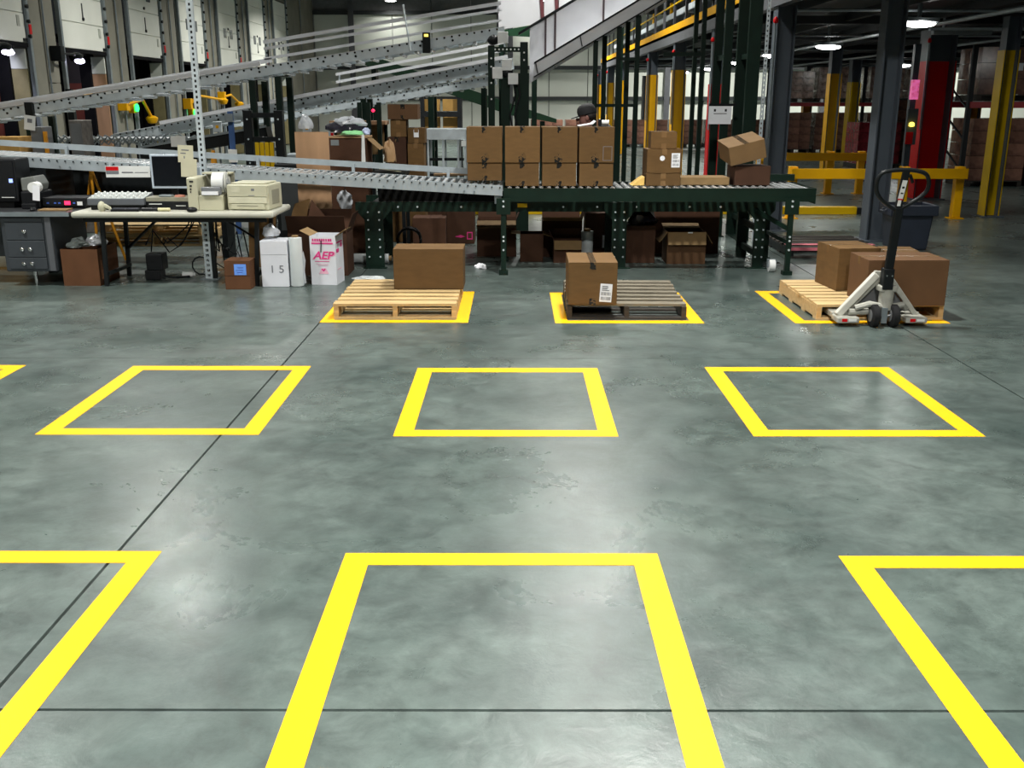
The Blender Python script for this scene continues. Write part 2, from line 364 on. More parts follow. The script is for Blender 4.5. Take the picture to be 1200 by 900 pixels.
# dock lights: lamp head on a swing arm
def dock_light(y, z, label, lit, arm, r=.13):
    t = thing('dock_light', label, 'lamp', (-8.78, y, z), 0, 'dock lights')
    MB().box(-.195, .02, -.09, .09, -.14, .14).build('bracket', BLACKP if lit else YEL, t, bevel=.01)
    MB().tube([(0, 0, 0)] + arm, .022 if lit else .035).build('arm', BLACKP if lit else YEL, t)
    e = Vector(arm[-1])
    MB().lathe([(.03, -.13), (.10, -.11), (.14, -.02), (.14, .01), (.08, .05), (.03, .06)], e, 14).build('lamp_head', BLACKP if lit else YEL, t, smooth=True)
    if lit:
        MB().blob(e + Vector((.05, .05, -.10)), (.08, .17, .06), .12, 3, flat=-1).build('bulb', LAMPV, t, smooth=True)
        l = bpy.data.lights.new('dock_lamp', 'SPOT'); l.energy = 34; l.color = (.8, .78, 1); l.shadow_soft_size = .1; l.spot_size = 2.4
        o = bpy.data.objects.new('dock_lamp', l); COL.objects.link(o); o.location = Vector((-8.78, y, z)) + e + Vector((-.15, 0, -.25)); o.rotation_euler = (.3, 1.1, 0)
dock_light(16.5, 2.60, 'glowing dock light at the opening nearest the desk', True, [(.05, .4, .0), (-.1, 1.6, .0)])
dock_light(20.2, 2.56, 'glowing white dock light in the opening with the barrier arm', True, [(.05, .4, .0), (-.1, .85, .0)])
dock_light(23.3, 1.60, 'yellow dock light with folded arm and round head between two dock openings', False, [(.10, .7, .10), (.12, 1.15, -.32)])
dock_light(27.9, 1.60, 'yellow dock light with long arm past the third dock opening', False, [(.12, .2, .22), (.14, 2.6, .10)])
dock_light(31.2, 1.80, 'yellow dock light beyond the green signal lamp', False, [(.10, .3, .05), (.10, 1.2, -.2)])
t = thing('barrier_arm', 'thin yellow barrier arm across the second dock opening past the desk', 'barrier', (-8.85, 20.5, 0))
MB().beam((0, 0, 1.87), (0, 1.25, 1.78), .05, .06).build('arm', YEL, t); MB().box(-.06, .06, -.06, .06, 0, 1.9).build('post', BLACKP, t)
for y, z, lab in ((23.95, 1.52, 'green signal lamp beside the yellow folded dock light'), (28.3, 1.36, 'green signal lamp under the long yellow dock light arm')):
    t = thing('signal_lamp', lab, 'lamp', (-8.95, y, z))
    MB().box(-.03, .10, -.09, .09, -.12, .12).build('housing', YEL, t, bevel=.015)
    MB().lathe([(.02, -.03), (.085, -.02), (.085, .02), (.02, .03)], n=14).build('lens', LEDG, t, smooth=True, loc=(.14, .0, 0), rot=(0, PI/2, 0))
# ================================================================ high-bay lamps
def high_bay(x, y, label, power=1.):
    t = thing('high_bay_lamp', label, 'ceiling lamp', (x, y, 6.02), 0, 'high-bay lamps')
    MB().cyl((0, 0, .12), (0, 0, .58), .012, n=6).build('hanger', STEEL_D, t)
    MB().lathe([(.06, .14), (.10, .10), (.12, .0), (.26, -.17), (.27, -.18), (.25, -.18), (.10, .0), (.05, .02)], n=20).build('reflector', STEEL, t, smooth=True)
    MB().lathe([(.02, -.17), (.235, -.17), (.235, -.155), (.02, -.15)], n=20).build('lens', LAMPW, t, smooth=True)
    l = bpy.data.lights.new('bay_light', 'AREA'); l.shape = 'DISK'; l.size = .5; l.energy = BAY_POWER*power; l.color = (1., .985, .93)
    l.spread = 2.5
    o = bpy.data.objects.new('bay_light', l); COL.objects.link(o); o.location = (x, y, 5.82)
N = ['first', 'second', 'third', 'fourth', 'fifth', 'sixth', 'seventh']
for i, y in enumerate((.2, 7.2, 14.2, 21.8, 29.5, 37.2, 46.0)):
    high_bay(-5.4, y, 'round high-bay lamp over the dock door aisle, %s of the row towards the back wall' % N[i], (1.15, .62, .5, .7, .9, 1.4, .08)[i])
    high_bay(1.1, y, 'round high-bay lamp over the packing line, %s of the row towards the back wall' % N[i], (1.6, .85, .6, .8, 1., 1.6, .1)[i])
for i, y in enumerate((1.8,)):
    high_bay(7.6, y, 'round high-bay lamp in front of the mezzanine', .12)
for i, x in enumerate((7.6, 14.1, 20.6)): high_bay(x, 43.5, 'unseen round high-bay lamp added behind the mezzanine to light the back wall, %s from the packing line' % N[i], 1.)  # unseen lamps added behind the shortened mezzanine to brighten the back wall
# ================================================================ mezzanine
mz = thing('mezzanine', 'dark steel mezzanine with yellow kick plate over the rack aisles', 'mezzanine', (3.3, 11.4, 0))
MB().box(0, 22.6, 0, 28.4, 3.00, 3.06).build('deck', DARKDECK, mz)
MB().box(0, .12, 0, 28.4, 2.83, 3.06).build('edge_beam', FASCIA, mz)
MB().box(0, 22.6, 0, .12, 2.87, 3.06).build('edge_beam', DARKDECK, mz)
MB().box(-.012, -.002, .1, 28.3, 3.06, 3.19).build('kick_plate', YEL, mz)
jm = MB().box(-.05, .05, 0, 28.2, 2.88, 3.0).mesh('joist', DARKDECK)
for k in range(18): inst(jm, 'joist', mz, (.7+1.22*k, .1, 0))
bm_ = MB().box(.1, 22.5, -.08, .08, 2.84, 2.96).mesh('cross_beam', DARKDECK)
for k in range(7): inst(bm_, 'cross_beam', mz, (0, .95+4.2*k, 0))
pm = MB().box(-.025, .025, -.025, .025, 3.06, 4.15).mesh('guard_post', FASCIA)
for k in range(19): inst(pm, 'guard_post', mz, (.06, .2+1.5*k, 0))
for z in (3.62, 4.15): MB().tube([(.06, .2, z), (.06, 27.7, z)], .02, 6).build('hand_rail', YELO, mz)
ym = MB().box(-.03, .03, -.05, .05, 3.35, 3.95).mesh('marker_post', YEL)
for k in range(7): inst(ym, 'marker_post', mz, (.5, 8+3.1*k, 0))
# conveyor section standing on the deck edge
for k in range(6):
    c = MB().box(.25, .95, 0, 3.0, 3.45, 3.58).build('deck_conveyor_bed', STEEL, mz, loc=(0, 7.5+3.1*k, 0))
    MB().box(.28, .33, .2, .28, 3.06, 3.45).box(.85, .9, .2, .28, 3.06, 3.45).build('deck_conveyor_leg', FASCIA, mz, loc=(0, 7.5+3.1*k, 0))
pipe = MB().tube([(3.1, .6, 2.80), (3.1, 28, 2.80)], .035, 6).build('sprinkler_pipe', STEEL_D, mz)
MB().tube([(6.0, .6, 2.80), (6.0, 28, 2.80)], .03, 6).build('sprinkler_pipe', STEEL_D, mz)
for k in range(5): MB().tube([(.4, 2.4+5.2*k, 2.82), (21, 3.4+5.2*k, 2.82)], .02, 6).build('conduit', STEEL_D, mz)
# lamps below the mezzanine
for i, (x, y) in enumerate(((5.22, 13.6), (5.82, 19.4), (5.75, 23.2), (5.95, 27.6), (6.2, 32.8), (5.9, 36.6), (10.5, 17.6), (11.0, 29.5))):
    t = thing('mezzanine_lamp', ('wide white lamp below the mezzanine, %s of the row from the trash bin' % N[i]) if i < 6 else ['white lamp over the near red rack', 'white lamp over the far red rack'][i-6], 'ceiling lamp', (x, y, 2.66), .35, 'lamps below the mezzanine')
    MB().box(-.26, .26, -.09, .09, .0, .05).box(-.02, .02, -.02, .02, .05, .218 if i == 0 else .338).build('housing', STEEL_D, t)
    MB().blob((0, 0, -.02), (.27, .11, .05), 0, flat=-1, nv=6).build('lens', LAMPW, t, smooth=True)
    l = bpy.data.lights.new('tube_light', 'AREA'); l.shape = 'RECTANGLE'; l.size = .5; l.size_y = .2; l.energy = TUBE_POWER; l.color = (.95, 1, .95)
    o = bpy.data.objects.new('tube_light', l); COL.objects.link(o); o.location = (x, y, 2.57)
t = thing('ceiling_cable_tray', 'slim metal light track hanging above the red column', 'track', (7.0, 16.2, 2.6))
MB().box(-.6, 2.6, -.04, .04, .12, .16).box(-.4, -.38, -.02, .02, .16, .40).box(2.3, 2.32, -.02, .02, .16, .40).build('track', STEEL, t); MB().box(-.55, .35, -.05, .05, .06, .12).build('ballast', STEEL_D, t)
# ================================================================ columns
def column(x, y, label, sleeve=None, top=2.3, s=.24, h=2.84, conduit=True, z0=0):
    t = thing('steel_column', label, 'column', (x, y, 0), 0, 'mezzanine columns')
    a = s/2
    MB().box(-a, -a+.018, -a, a, .0, h).box(a-.018, a, -a, a, .0, h).box(-a+.018, a-.018, -.008, .008, .0, h).build('shaft', GREYP, t)
    MB().box(-a-.07, a+.07, -a-.07, a+.07, .0, .018).build('base_plate', GREYP, t)
    if sleeve:
        MB().box(-a-.014, -a-.002, -a-.012, a+.012, .02, top).box(a+.002, a+.014, -a-.012, a+.012, .02, top).box(-a+.02, a-.02, -.022, -.010, .02, top).build('painted_guard', sleeve, t)
    if conduit:
        MB().cyl((-a-.03, -a-.03, 1.2), (-a-.03, -a-.03, 2.62), .014, n=7).build('conduit', STEEL_D, t)
        MB().lathe([(.015, 0), (.03, .01), (.034, .04), (.02, .07), (.01, .08)], (-a-.03, -a-.03, 2.62), 10).build('red_valve', RED, t, smooth=True)
    return t
column(4.47, 12.42, 'plain dark grey steel column between the trash bin and the guard rail', conduit=False)
column(3.45, 13.45, 'plain grey steel column behind the tilted carton on the green conveyor')
column(3.45, 17.6, 'grey steel column with red guard behind the white paper sign', RED, 1.95)
column(3.45, 21.8, 'grey steel column with yellow guard behind the three-carton stack', YEL)
column(3.45, 26.0, 'grey steel column with yellow guard, next in row past the one behind the three-carton stack', YEL)
column(3.45, 33.0, 'thin yellow-guarded column beside the tall green posts, nearest of three', YEL)
column(3.45, 37.2, 'thin yellow-guarded column beside the tall green posts, middle of three', YEL)
column(3.45, 41.5, 'thin yellow-guarded column beside the tall green posts, farthest of three', YEL)
column(7.27, 17.95, 'wide steel column painted bright red, with amber lamp beside it', RED, 2.33, s=.46)
column(7.15, 15.1, 'slim column painted olive yellow at the aisle beside the red column', YELO, 2.38, s=.2, conduit=False)
column(7.4, 24.0, 'steel column with tall yellow guard beside the wrapped rack loads', YEL, 2.28, conduit=False)
column(9.9, 30.2, 'steel column with yellow guard in front of the far red rack', YELO, 2.2, s=.28, conduit=False)
column(10.5, 37.0, 'steel column with orange guard at the far end of the rack aisle', ORANGE, 2.15, s=.28, conduit=False)
column(10.7, 24.0, 'slim column with orange guard behind the red column', ORANGE, 2.3, s=.24, conduit=False)
column(5.2, 40.0, 'plain grey column near the back wall behind the yellow guards', conduit=False, s=.5, h=2.6)
# call station beside red column
t = thing('call_station', 'grey call box with amber lamp and red button beside the red column', 'control box', (6.82, 17.7, 0))
MB().box(-.05, .05, -.05, .05, 0, 2.6).build('post', GREYP, t)
MB().box(-.09, .09, -.13, -.05, .95, 1.55).build('box', GREYP, t, bevel=.01)
MB().box(-.09, .03, -.14, -.131, .96, 1.16).build('red_panel', RED, t)
MB().lathe([(.01, 0), (.045, .01), (.045, .06), (.01, .08)], (-.02, -.16, 1.25), 12).build('amber_lamp', LEDY, t, smooth=True)
MB().box(-.07, .05, -.14, -.051, 1.70, 2.02).build('lit_sign', mat('pink_sign', (.9, .12, .32), .4, var=.5, scale=18, emit=.5), t)
# ================================================================ guard rails
def guard_rail(x0, x1, y, h, label, bh=.15, posts=(0, 1), mid=False, low=False):
    t = thing('guard_rail', label, 'guard rail', ((x0+x1)/2, y, 0), 0, 'yellow guard rails')
    a = (x1-x0)/2
    MB().prism([(-.05, h-bh), (.05, h-bh+.02), (.02, h-bh/2-.02), (.02, h-bh/2+.02), (.05, h-.02), (-.05, h)], 'x', -a, a).build('rail_beam', YEL, t, bevel=.006)
    for p in posts:
        x = -a + 2*a*p; x = max(min(x, a-.06), -a+.06)
        MB().box(x-.06, x+.06, .05, .17, .015, h+.02).build('post', YEL, t, bevel=.008)
        MB().box(x-.1, x+.1, .01, .21, 0, .015).build('foot_plate', YEL, t)
    return t
guard_rail(4.02, 6.58, 14.7, .735, 'yellow guard rail whose end post stands free beside the aisle', posts=(0, .66, 1))
guard_rail(4.5, 6.5, 18.75, .76, 'yellow guard rail behind the other one, nearer the racks', posts=(0, .68, 1))
t = thing('floor_guard_beam', 'low yellow guard beam lying along the floor behind the conveyor', 'guard rail', (1.4, 15.4, 0))
MB().prism([(-.06, .0), (.06, 0), (.06, .10), (.02, .12), (-.06, .11)], 'x', -3.95, 3.85).build('beam', YELO, t, bevel=.005)
MB().box(3.85, 3.93, -.05, .05, .0, .1).build('end_cap', RUBBER, t)
for x in (-2.6, 0, 2.8): MB().box(x-.06, x+.06, .061, .17, 0, .10).build('anchor_block', YELO, t)
# ================================================================ trash bin, flat dark pallet
t = thing('trash_bin', 'dark navy plastic trash bin with wide rim behind the pallet jack', 'trash bin', (4.62, 11.75, 0))
MB().prism([(-.19, 0), (.19, 0), (.235, .45), (-.235, .45)], 'y', -.20, .20).build('bin_body', NAVY, t, bevel=.02)
MB().box(-.265, .265, -.24, -.21, .40, .52).box(-.265, .265, .21, .24, .40, .52).box(-.265, -.236, -.21, .21, .40, .52).box(.236, .265, -.21, .21, .40, .52).build('rim', NAVY, t, bevel=.01)
MB().tube([(-.27, -.05, .46), (-.30, -.05, .44), (-.30, .05, .44), (-.27, .05, .46)], .012, 6).build('handle', NAVY, t)
# ================================================================ racks with wrapped loads
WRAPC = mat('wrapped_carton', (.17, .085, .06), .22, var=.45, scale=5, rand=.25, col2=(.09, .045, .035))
WRAPL = mat('wrapped_carton_painted_glints', (.42, .30, .26), .16, var=.6, scale=6, rand=.25, col2=(.10, .05, .045))  # pale noise paints the glints of the shrink wrap into the colour
def load(x, y, z, nx, nz, w_, d, h, label, m, group, pallet=True):
    t = thing('pallet_load', label, 'pallet load', (x, y, z), 0, group)
    z0 = 0
    if pallet:
        for k in range(3): MB().box(-w_/2+k*(w_-.09)/2, -w_/2+.09+k*(w_-.09)/2, -d/2, d/2, 0, .10).build('pallet_block', WOODD, t)
        MB().box(-w_/2, w_/2, -d/2, d/2, .10, .12).build('pallet_deck', WOODD, t); z0 = .121
    cw, ch = w_/nx, (h-z0)/nz
    cm = MB().box(-cw/2+.006, cw/2-.006, -d/2, d/2, .004, ch-.004).mesh('carton', m)
    for i in range(nx):
        for k in range(nz): inst(cm, 'carton', t, (-w_/2+cw*(i+.5), ((i*7+k*3) % 3-1)*.012, z0+ch*k))
    return t
def rack(x0, x1, y, d, levels, top, label, col):
    t = thing('pallet_rack', label, 'pallet rack', ((x0+x1)/2, y, 0), 0, 'pallet racks')
    a = (x1-x0)/2
    n = max(1, round((x1-x0)/2.8))
    for k in range(n+1):
        x = -a + 2*a*k/n
        for yy in (0, d): MB().box(x-.045, x+.045, yy-.04, yy+.04, 0, top).build('upright', DARKDECK, t)
        for z in [q*.6+.3 for q in range(int(top/.6)-1)]: MB().beam((x, 0, z), (x, d, z+.5), .03, .03).build('brace', DARKDECK, t)
    for z in levels:
        for yy in (-.03, d+.03): MB().box(-a, a, yy-.03, yy+.03, z-.12, z).build('load_beam', col, t)
        for k in range(int(2*a/.35)): MB().box(-a+.15+.35*k, -a+.25+.35*k, -.06, d+.06, z, z+.012).build('deck_slat', STEEL_D, t)
    return t
REDB = mat('red_rack_beam', (.30, .012, .018), .5)
rack(8.6, 14.4, 34, 1.05, (1.62,), 2.75, 'pallet rack with red beams at the end of the aisle', REDB)
gl = 'wrapped loads on the far red rack'
for k, x in enumerate((9.3, 10.55, 12.25, 13.5)):
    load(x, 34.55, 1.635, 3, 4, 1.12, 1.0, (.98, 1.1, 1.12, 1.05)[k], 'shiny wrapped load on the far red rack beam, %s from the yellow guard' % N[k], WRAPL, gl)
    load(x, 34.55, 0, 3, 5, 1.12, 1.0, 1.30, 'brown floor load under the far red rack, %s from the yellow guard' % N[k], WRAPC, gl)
rack(9.0, 14.8, 20.4, 1.05, (1.66,), 2.72, 'pallet rack with red beams beside the olive yellow column', REDB)
gl = 'wrapped loads on the near red rack'
for k, x in enumerate((9.72, 11.0, 12.65, 13.95)):
    load(x, 20.95, 1.675, 3, 3, 1.12, 1.0, 1.02, 'brown load on the rack beam by the olive column, %s in row' % N[k], WRAPC, gl)
    load(x, 20.95, 0, 3, 5, 1.12, 1.0, 1.34, 'brown floor load under the rack by the olive column, %s in row' % N[k], WRAPC, gl)
for x in (9.6, 9.9, 11.1):
    tag(MB().box(-.09, .09, -.006, 0, 0, .14).build('load_label', PAPER, loc=(x, 20.43, 2.25)), 'white paper label stuck on an upper brown load of the near rack', 'label', 'labels on rack loads')
gl = 'low carton stacks along the back wall'
for k in range(7):
    load(1.2+1.3*k, 38.6, 0, 3, 4, 1.2, 1.0, 1.0, 'low dark brown carton stack in the row along the back wall', WRAPC, gl)
load(9.3, 26.5, 0, 3, 4, 1.1, 1.0, 1.15, 'reddish wrapped carton stack on the floor beyond the yellow column', mat('red_wrapped_carton', (.20, .02, .03), .25, var=.5, scale=7), 'floor stacks in the rack aisle')
load(10.6, 27.5, 0, 3, 6, 1.1, 1.0, 1.7, 'tall brown carton stack on the floor beyond the slim yellow column', WRAPC, 'floor stacks in the rack aisle')
# small rack with amber cartons seen behind the cart
t = rack(-2.25, -1.35, 25, .6, (1.02, 1.42), 1.9, 'small dark rack with amber cartons behind the steel roller stand', DARKDECK)
AMB = mat('amber_carton', (.42, .24, .06), .7, rand=.1)
for z in (1.035, 1.435):
    for x in (-2.02, -1.58):
        tag(MB().box(-.18, .18, 0, .3, 0, .28).build('carton', AMB, loc=(x, 25.1, z), bevel=.006), 'small amber carton on the small dark rack', 'box', 'amber cartons on the small rack')
# ================================================================ conveyors
def rollers(t, n, x0, x1, zf, y0, y1, r, m=ROLLER, nm='roller'):
    me = MB().cyl((0, y0, 0), (0, y1, 0), r, n=8).mesh(nm, m, True)
    for k in range(n):
        x = x0 + (x1-x0)*(k+.5)/n
        inst(me, nm, t, (x, 0, zf(x)))
def channel(p, q, h, depth, lip=.022, side=1):
    """C-channel from p to q (along X, sloping), open side away from the camera when side=1"""
    m = MB(); th = .006
    d = (Vector(q)-Vector(p))
    for oy, oz, wy, hz in ((0, 0, th, h), (side*depth/2, h/2-th/2, depth, th), (side*depth/2, -h/2+th/2, depth, th)):
        o = Vector((0, oy, oz)); m.beam(Vector(p)+o, Vector(q)+o, wy, hz)
    return m
def bolts(t, pts, r=.011, m=None):
    me = MB().cyl((0, 0, 0), (0, -.009, 0), r, n=6).mesh('bolt', m or STEEL)
    for p in pts: inst(me, 'bolt', t, p)
# ---- main green roller conveyor  (x -0.11..2.96, y 9.9..10.75, top .85)
t = thing('roller_conveyor', 'dark green roller conveyor carrying the row of eight cartons', 'conveyor', (1.4, 9.9, 0))
X0, X1 = -1.51, 1.56
for yy, s in ((0, 1), (.85, -1)):
    channel((X0, yy, .785), (X1, yy, .785), .13, .035, side=s).build('side_channel', GREEN, t)
rollers(t, 38, X0+.02, X1-.02, lambda x: .827, .03, .82, .024)
for x in (X0, 1.33):
    for yy in (-.03, .86):
        MB().box(x-.025, x+.025, yy-.02, yy+.02, .04, .74).build('leg', GREEN, t)
        MB().box(x-.07, x+.07, yy-.028, yy-.02, .60, .76).build('leg_plate', GREEN, t)
        MB().box(x-.045, x+.045, yy-.045, yy+.045, .0, .04).build('foot', GREEN, t)
    MB().beam((x, 0, .32), (x, .85, .32), .03, .04).build('cross_brace', GREEN, t)
    bolts(t, [(x, -.058, z) for z in (.68, .73)] + [(x, -.05, z) for z in (.34, .38, .25)])
MB().beam((1.33, .0, .45), (1.04, .4, .62), .03, .04).build('diagonal_brace', GREEN, t)
MB().box(X1, X1+.012, 0, .85, .70, .85).build('end_stop', GREEN, t)
MB().box(1.1, X1+.01, .80, .86, .86, .93).build('back_guide', GREEN, t)
w1 = thing('caster_wheel', 'loose white caster wheel on the floor beside the green conveyor leg', 'wheel', (2.62, 10.05, .0))
MB().cyl((-.03, 0, .065), (.03, 0, .065), .065, n=18).build('tyre', WHITEP, w1, smooth=True); MB().cyl((-.034, 0, .065), (.034, 0, .065), .022, n=10).build('hub', STEEL_D, w1); MB().box(-.045, -.035, -.02, .02, .05, .12).box(.035, .045, -.02, .02, .05, .12).box(-.045, .045, -.02, .02, .12, .13).build('fork', STEEL_D, w1)
# ---- green support frame with broad legs
rc = t; t = bpy.data.objects.new('support_frame', MB().box(-1.98, 2.03, .05, .73, .66, .67).mesh('support_frame', mat('matt_black_belt', (.008, .009, .01), .8))); COL.objects.link(t); t.parent = rc; t.location = (-.9, .4, 0)
for yy, s in ((0, 1), (.78, -1)):
    channel((-2.0, yy, .63), (2.05, yy, .63), .10, .04, side=s).build('side_channel', GREEN, t)
for x, hw in ((-1.95, .095), (.58, .075), (2.03, .055)):
    for yy in ((.02, .76)):
        MB().prism([(x-hw, .0), (x+hw, 0), (x+hw, .50), (x+hw+.09, .60), (x+hw+.09, .68), (x-hw-.09, .68), (x-hw-.09, .60), (x-hw, .50)], 'y', yy-.06 if yy < .5 else yy-.02, yy-.02 if yy < .5 else yy+.02).build('leg', GREEN, t)
    for z in (.14, .40): MB().box(x-.02, x+.02, .0, .74, z-.03, z+.03).build('leg_rung', GREEN, t)
    MB().box(x-.12, x+.12, -.08, -.0, .0, .01).build('foot_plate', GREEN, t)
    bolts(t, [(x+a, -.045, z) for a in (-hw*.6, hw*.6) for z in (.12, .22, .30, .40, .50, .58)], .010)
bolts(t, [(x, -.005, .63) for x in (-1.7, -1.5, -1.05, .0, .35, .75, 1.3, 1.62)], .011)
tag(MB().box(-.05, .05, -.004, 0, -.02, .02).build('warning_plate', YELO, t, loc=(-.42, -.008, .645)), 'yellow warning plate', None)
# ---- silver gravity conveyor, sloping down to the right
t = thing('gravity_conveyor', 'galvanised gravity roller conveyor sloping down onto the green conveyor', 'conveyor', (-2.7, 10.0, 0))
zg = lambda x: .868 - .0595*(x - 2.58)                # top of the rail at local x
xa, xb = -3.3, 2.58
for yy, s in ((0, 1), (.62, -1)):
    channel((xa, yy, zg(xa)-.05), (xb, yy, zg(xb)-.05), .10, .03, side=s).build('side_rail', STEEL_G, t)
rollers(t, 74, xa+.03, xb, lambda x: zg(x)-.02, .02, .60, .022)
MB().beam((xa, .66, zg(xa)+.075), (2.46, .66, zg(2.46)+.075), .012, .06).build('guard_rail', STEEL_G, t)
for x in (-3.0, -2.0, -1.0, 0, 1.0, 2.0): MB().box(x-.015, x+.015, .63, .665, zg(x)-.08, zg(x)+.08).build('guard_bracket', STEEL_G, t)
bolts(t, [(xa+.05+.0795*k, -.004, zg(xa+.05+.0795*k)-.02) for k in range(74)], .008, BLACKP)
bolts(t, [(-2.6+.8*k, -.004, zg(-2.6+.8*k)-.075) for k in range(7)] + [(-2.5+.8*k, -.004, zg(-2.5+.8*k)-.075) for k in range(7)], .009, STEEL_D)
MB().box(-2.05, -1.95, .0, .62, 0, zg(-2.0)-.10).build('stand', BLACKP, t)
MB().box(2.50, 2.56, .05, .57, .685, zg(2.5)-.10).build('landing_bracket', STEEL_G, t)
MB().prism([(1.30, .685), (2.49, .685), (2.49, .775), (1.30, .845)], 'y', .31, .33).build('skirt', mat('matt_black_skirt', (.006, .006, .006), .9, spec=.1), t)
# dark skirt panel below the sloping conveyor
t = thing('machine_cabinet', 'black panelled machine cabinet under the gravity conveyor behind the desks', 'cabinet', (-4.2, 10.85, 0))
MB().box(-1.3, 1.05, 0, .5, .55, 1.0).build('body', BLACKP, t, bevel=.01)
for x in (-1.22, 1.0): MB().box(x-.03, x+.03, .1, .4, 0, .55).build('leg', BLACKP, t)
# sign plate hung on the sloping conveyor
t = thing('name_plate', 'white name plate with a red and grey logo hung below the gravity conveyor', 'sign', (-3.82, 9.97, 1.005))
MB().box(-.22, .22, -.004, 0, -.055, .055).build('plate', WHITEP, t, bevel=.002)
MB().box(-.215, -.09, -.006, -.0045, .012, .05).build('red_mark', RED, t); MB().box(-.215, -.09, -.006, -.0045, -.022, .008).build('grey_mark', INKG, t)
MB().box(-.06, .05, -.006, -.0045, -.012, .0).box(.07, .2, -.006, -.0045, -.01, -.004).build('print_line', INKG, t)
MB().box(-.18, -.16, .001, .01, .055, .10).box(.16, .18, .001, .01, .055, .08).build('hanger', STEEL, t)
# ---- perforated strut post with notes
t = thing('strut_post', 'tall perforated steel strut post rising behind the folding table', 'post', (-3.06, 9.93, 0))
m = MB().box(-.03, -.026, -.02, .02, 0, 3.3).box(.026, .03, -.02, .02, 0, 3.3).box(-.026, .026, .016, .02, 0, 3.3)
for k in range(67): m.box(-.026, .026, -.02, -.016, k*.0493, k*.0493+.0246).box(-.026, -.010, -.02, -.016, k*.0493+.0246, k*.0493+.0493).box(.010, .026, -.02, -.016, k*.0493+.0246, k*.0493+.0493)
m.build('strut', STEEL, t)
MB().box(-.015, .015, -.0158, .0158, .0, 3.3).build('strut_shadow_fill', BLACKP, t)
MB().box(-.07, .07, -.05, .05, 0, .01).build('base_plate', STEEL, t)
# ================================================================ inclined trunk conveyors behind
def trunk(label, x0, z0, x1, z1, y, wd, h, n, guards, legs, group='inclined trunk conveyors', back=.0):
    t = thing('inclined_conveyor', label, 'conveyor', ((x0+x1)/2, y, 0), 0, group)
    cx = (x0+x1)/2; sl = (z1-z0)/(x1-x0)
    zf = lambda x: z0 + sl*(x + cx - x0)
    a, b = x0-cx, x1-cx
    for yy, s in ((0, 1), (wd, -1)):
        channel((a, yy, zf(a)-h/2), (b, yy, zf(b)-h/2), h, .035, side=s).build('side_channel', STEEL, t)
    rollers(t, n, a+.05, b-.05, lambda x: zf(x)-.03, .02, wd-.02, .024)
    me = MB().cyl((0, .02, 0), (0, wd-.02, 0), .022, n=8).mesh('return_roller', ROLLER, True)
    for k in range(n//2): x = a+.1+(b-a-.2)*(k+.5)/(n//2); inst(me, 'return_roller', t, (x, 0, zf(x)-h-.012))
    bolts(t, [(a+.3+k*.42, -.004, zf(a+.3+k*.42)-h*.55) for k in range(int((b-a-.4)/.42))], .016, BLACKP)
    bolts(t, [(a+.05+(b-a-.1)*(k+.5)/n, -.004, zf(a+.05+(b-a-.1)*(k+.5)/n)-.022) for k in range(n)], .014, BLACKP)  # black discs stand in for the dark roller axle slots
    MB().beam((a, -.006, zf(a)-.004), (b, -.006, zf(b)-.004), .006, .008).build('edge_lip', SHEET, t)
    for gx0, gx1, yy, dz, hh in guards:
        p, q = gx0-cx, gx1-cx
        MB().beam((p, yy, zf(p)+dz), (q, yy, zf(q)+dz), .025, hh).build('guard_rail', SHEET, t)
        for k in range(max(2, int((q-p)/1.3))):
            x = p+.05+(q-p-.1)*k/max(1, int((q-p)/1.3)-1)
            MB().box(x-.012, x+.012, yy+.013, yy+.03, zf(x)-.05, zf(x)+dz+.02).build('guard_bracket', STEEL, t)
    for lx, w2 in legs:
        x = lx-cx
        for yy in (-.02, wd+.02): MB().box(x-w2/2, x+w2/2, yy-.04, yy+.04, 0, zf(x)-h-.035).build('leg', GREEN, t)
        MB().beam((x, 0, .9), (x, wd, .9), .04, .05).build('leg_brace', GREEN, t)
    return t
tA = trunk('long galvanised inclined conveyor, the nearest and highest of the three', -7.4, 1.48, -.13, 2.60, 13.5, .62, .125, 74,
      [(-7.3, -3.3, .64, .10, .06), (-3.4, -.18, .64, .13, .035), (-3.4, -.18, .64, .26, .035), (-3.4, -.18, .64, .345, .045), (-7.3, -3.3, -.02, .03, .05)],
      [(-6.4, .07), (-3.42, .08), (-3.08, .08), ])
MB().box(-.05, .05, -.04, -.005, -.20, .05).build('photo_eye', BLACKP, tA, loc=(2.63, -.03, 2.47)); MB().box(-.025, .025, -.045, -.041, .0, .03).build('eye_lens', LEDY, tA, loc=(2.63, -.03, 2.47))
MB().cyl((2.42, -.03, 2.30), (2.34, -.03, 2.86), .012, n=6).build('sensor_rod', STEEL, tA)
MB().box(-.05, .05, -.05, .02, -.15, .06).build('belt_coupler', BLACKP, tA, loc=(-2.60, -.02, 1.60))
MB().box(-.09, .09, -.008, -.004, -.02, .02).build('rating_plate', WHITEP, tA, loc=(-1.5, -.004, 1.79), rot=(0, -.154, 0))
trunk('galvanised inclined conveyor between the highest one and the lowest one', -5.9, 1.21, -.02, 2.275, 15.0, .62, .14, 60,
      [(-2.7, -.1, .64, .16, .04), (-2.7, -.1, .64, .27, .04), (-5.2, -.1, -.02, .03, .05)], [(-5.4, .08), (-2.2, .08), (-.12, .10)])
trunk('galvanised inclined conveyor, the lowest and farthest of the three', -4.6, 1.39, -.3, 2.07, 16.6, .6, .13, 44,
      [(-4.4, -.4, -.02, .04, .05), (-4.4, -.4, .62, .2, .04)], [(-4.0, .08), (-1.35, .09), (-.5, .08)])
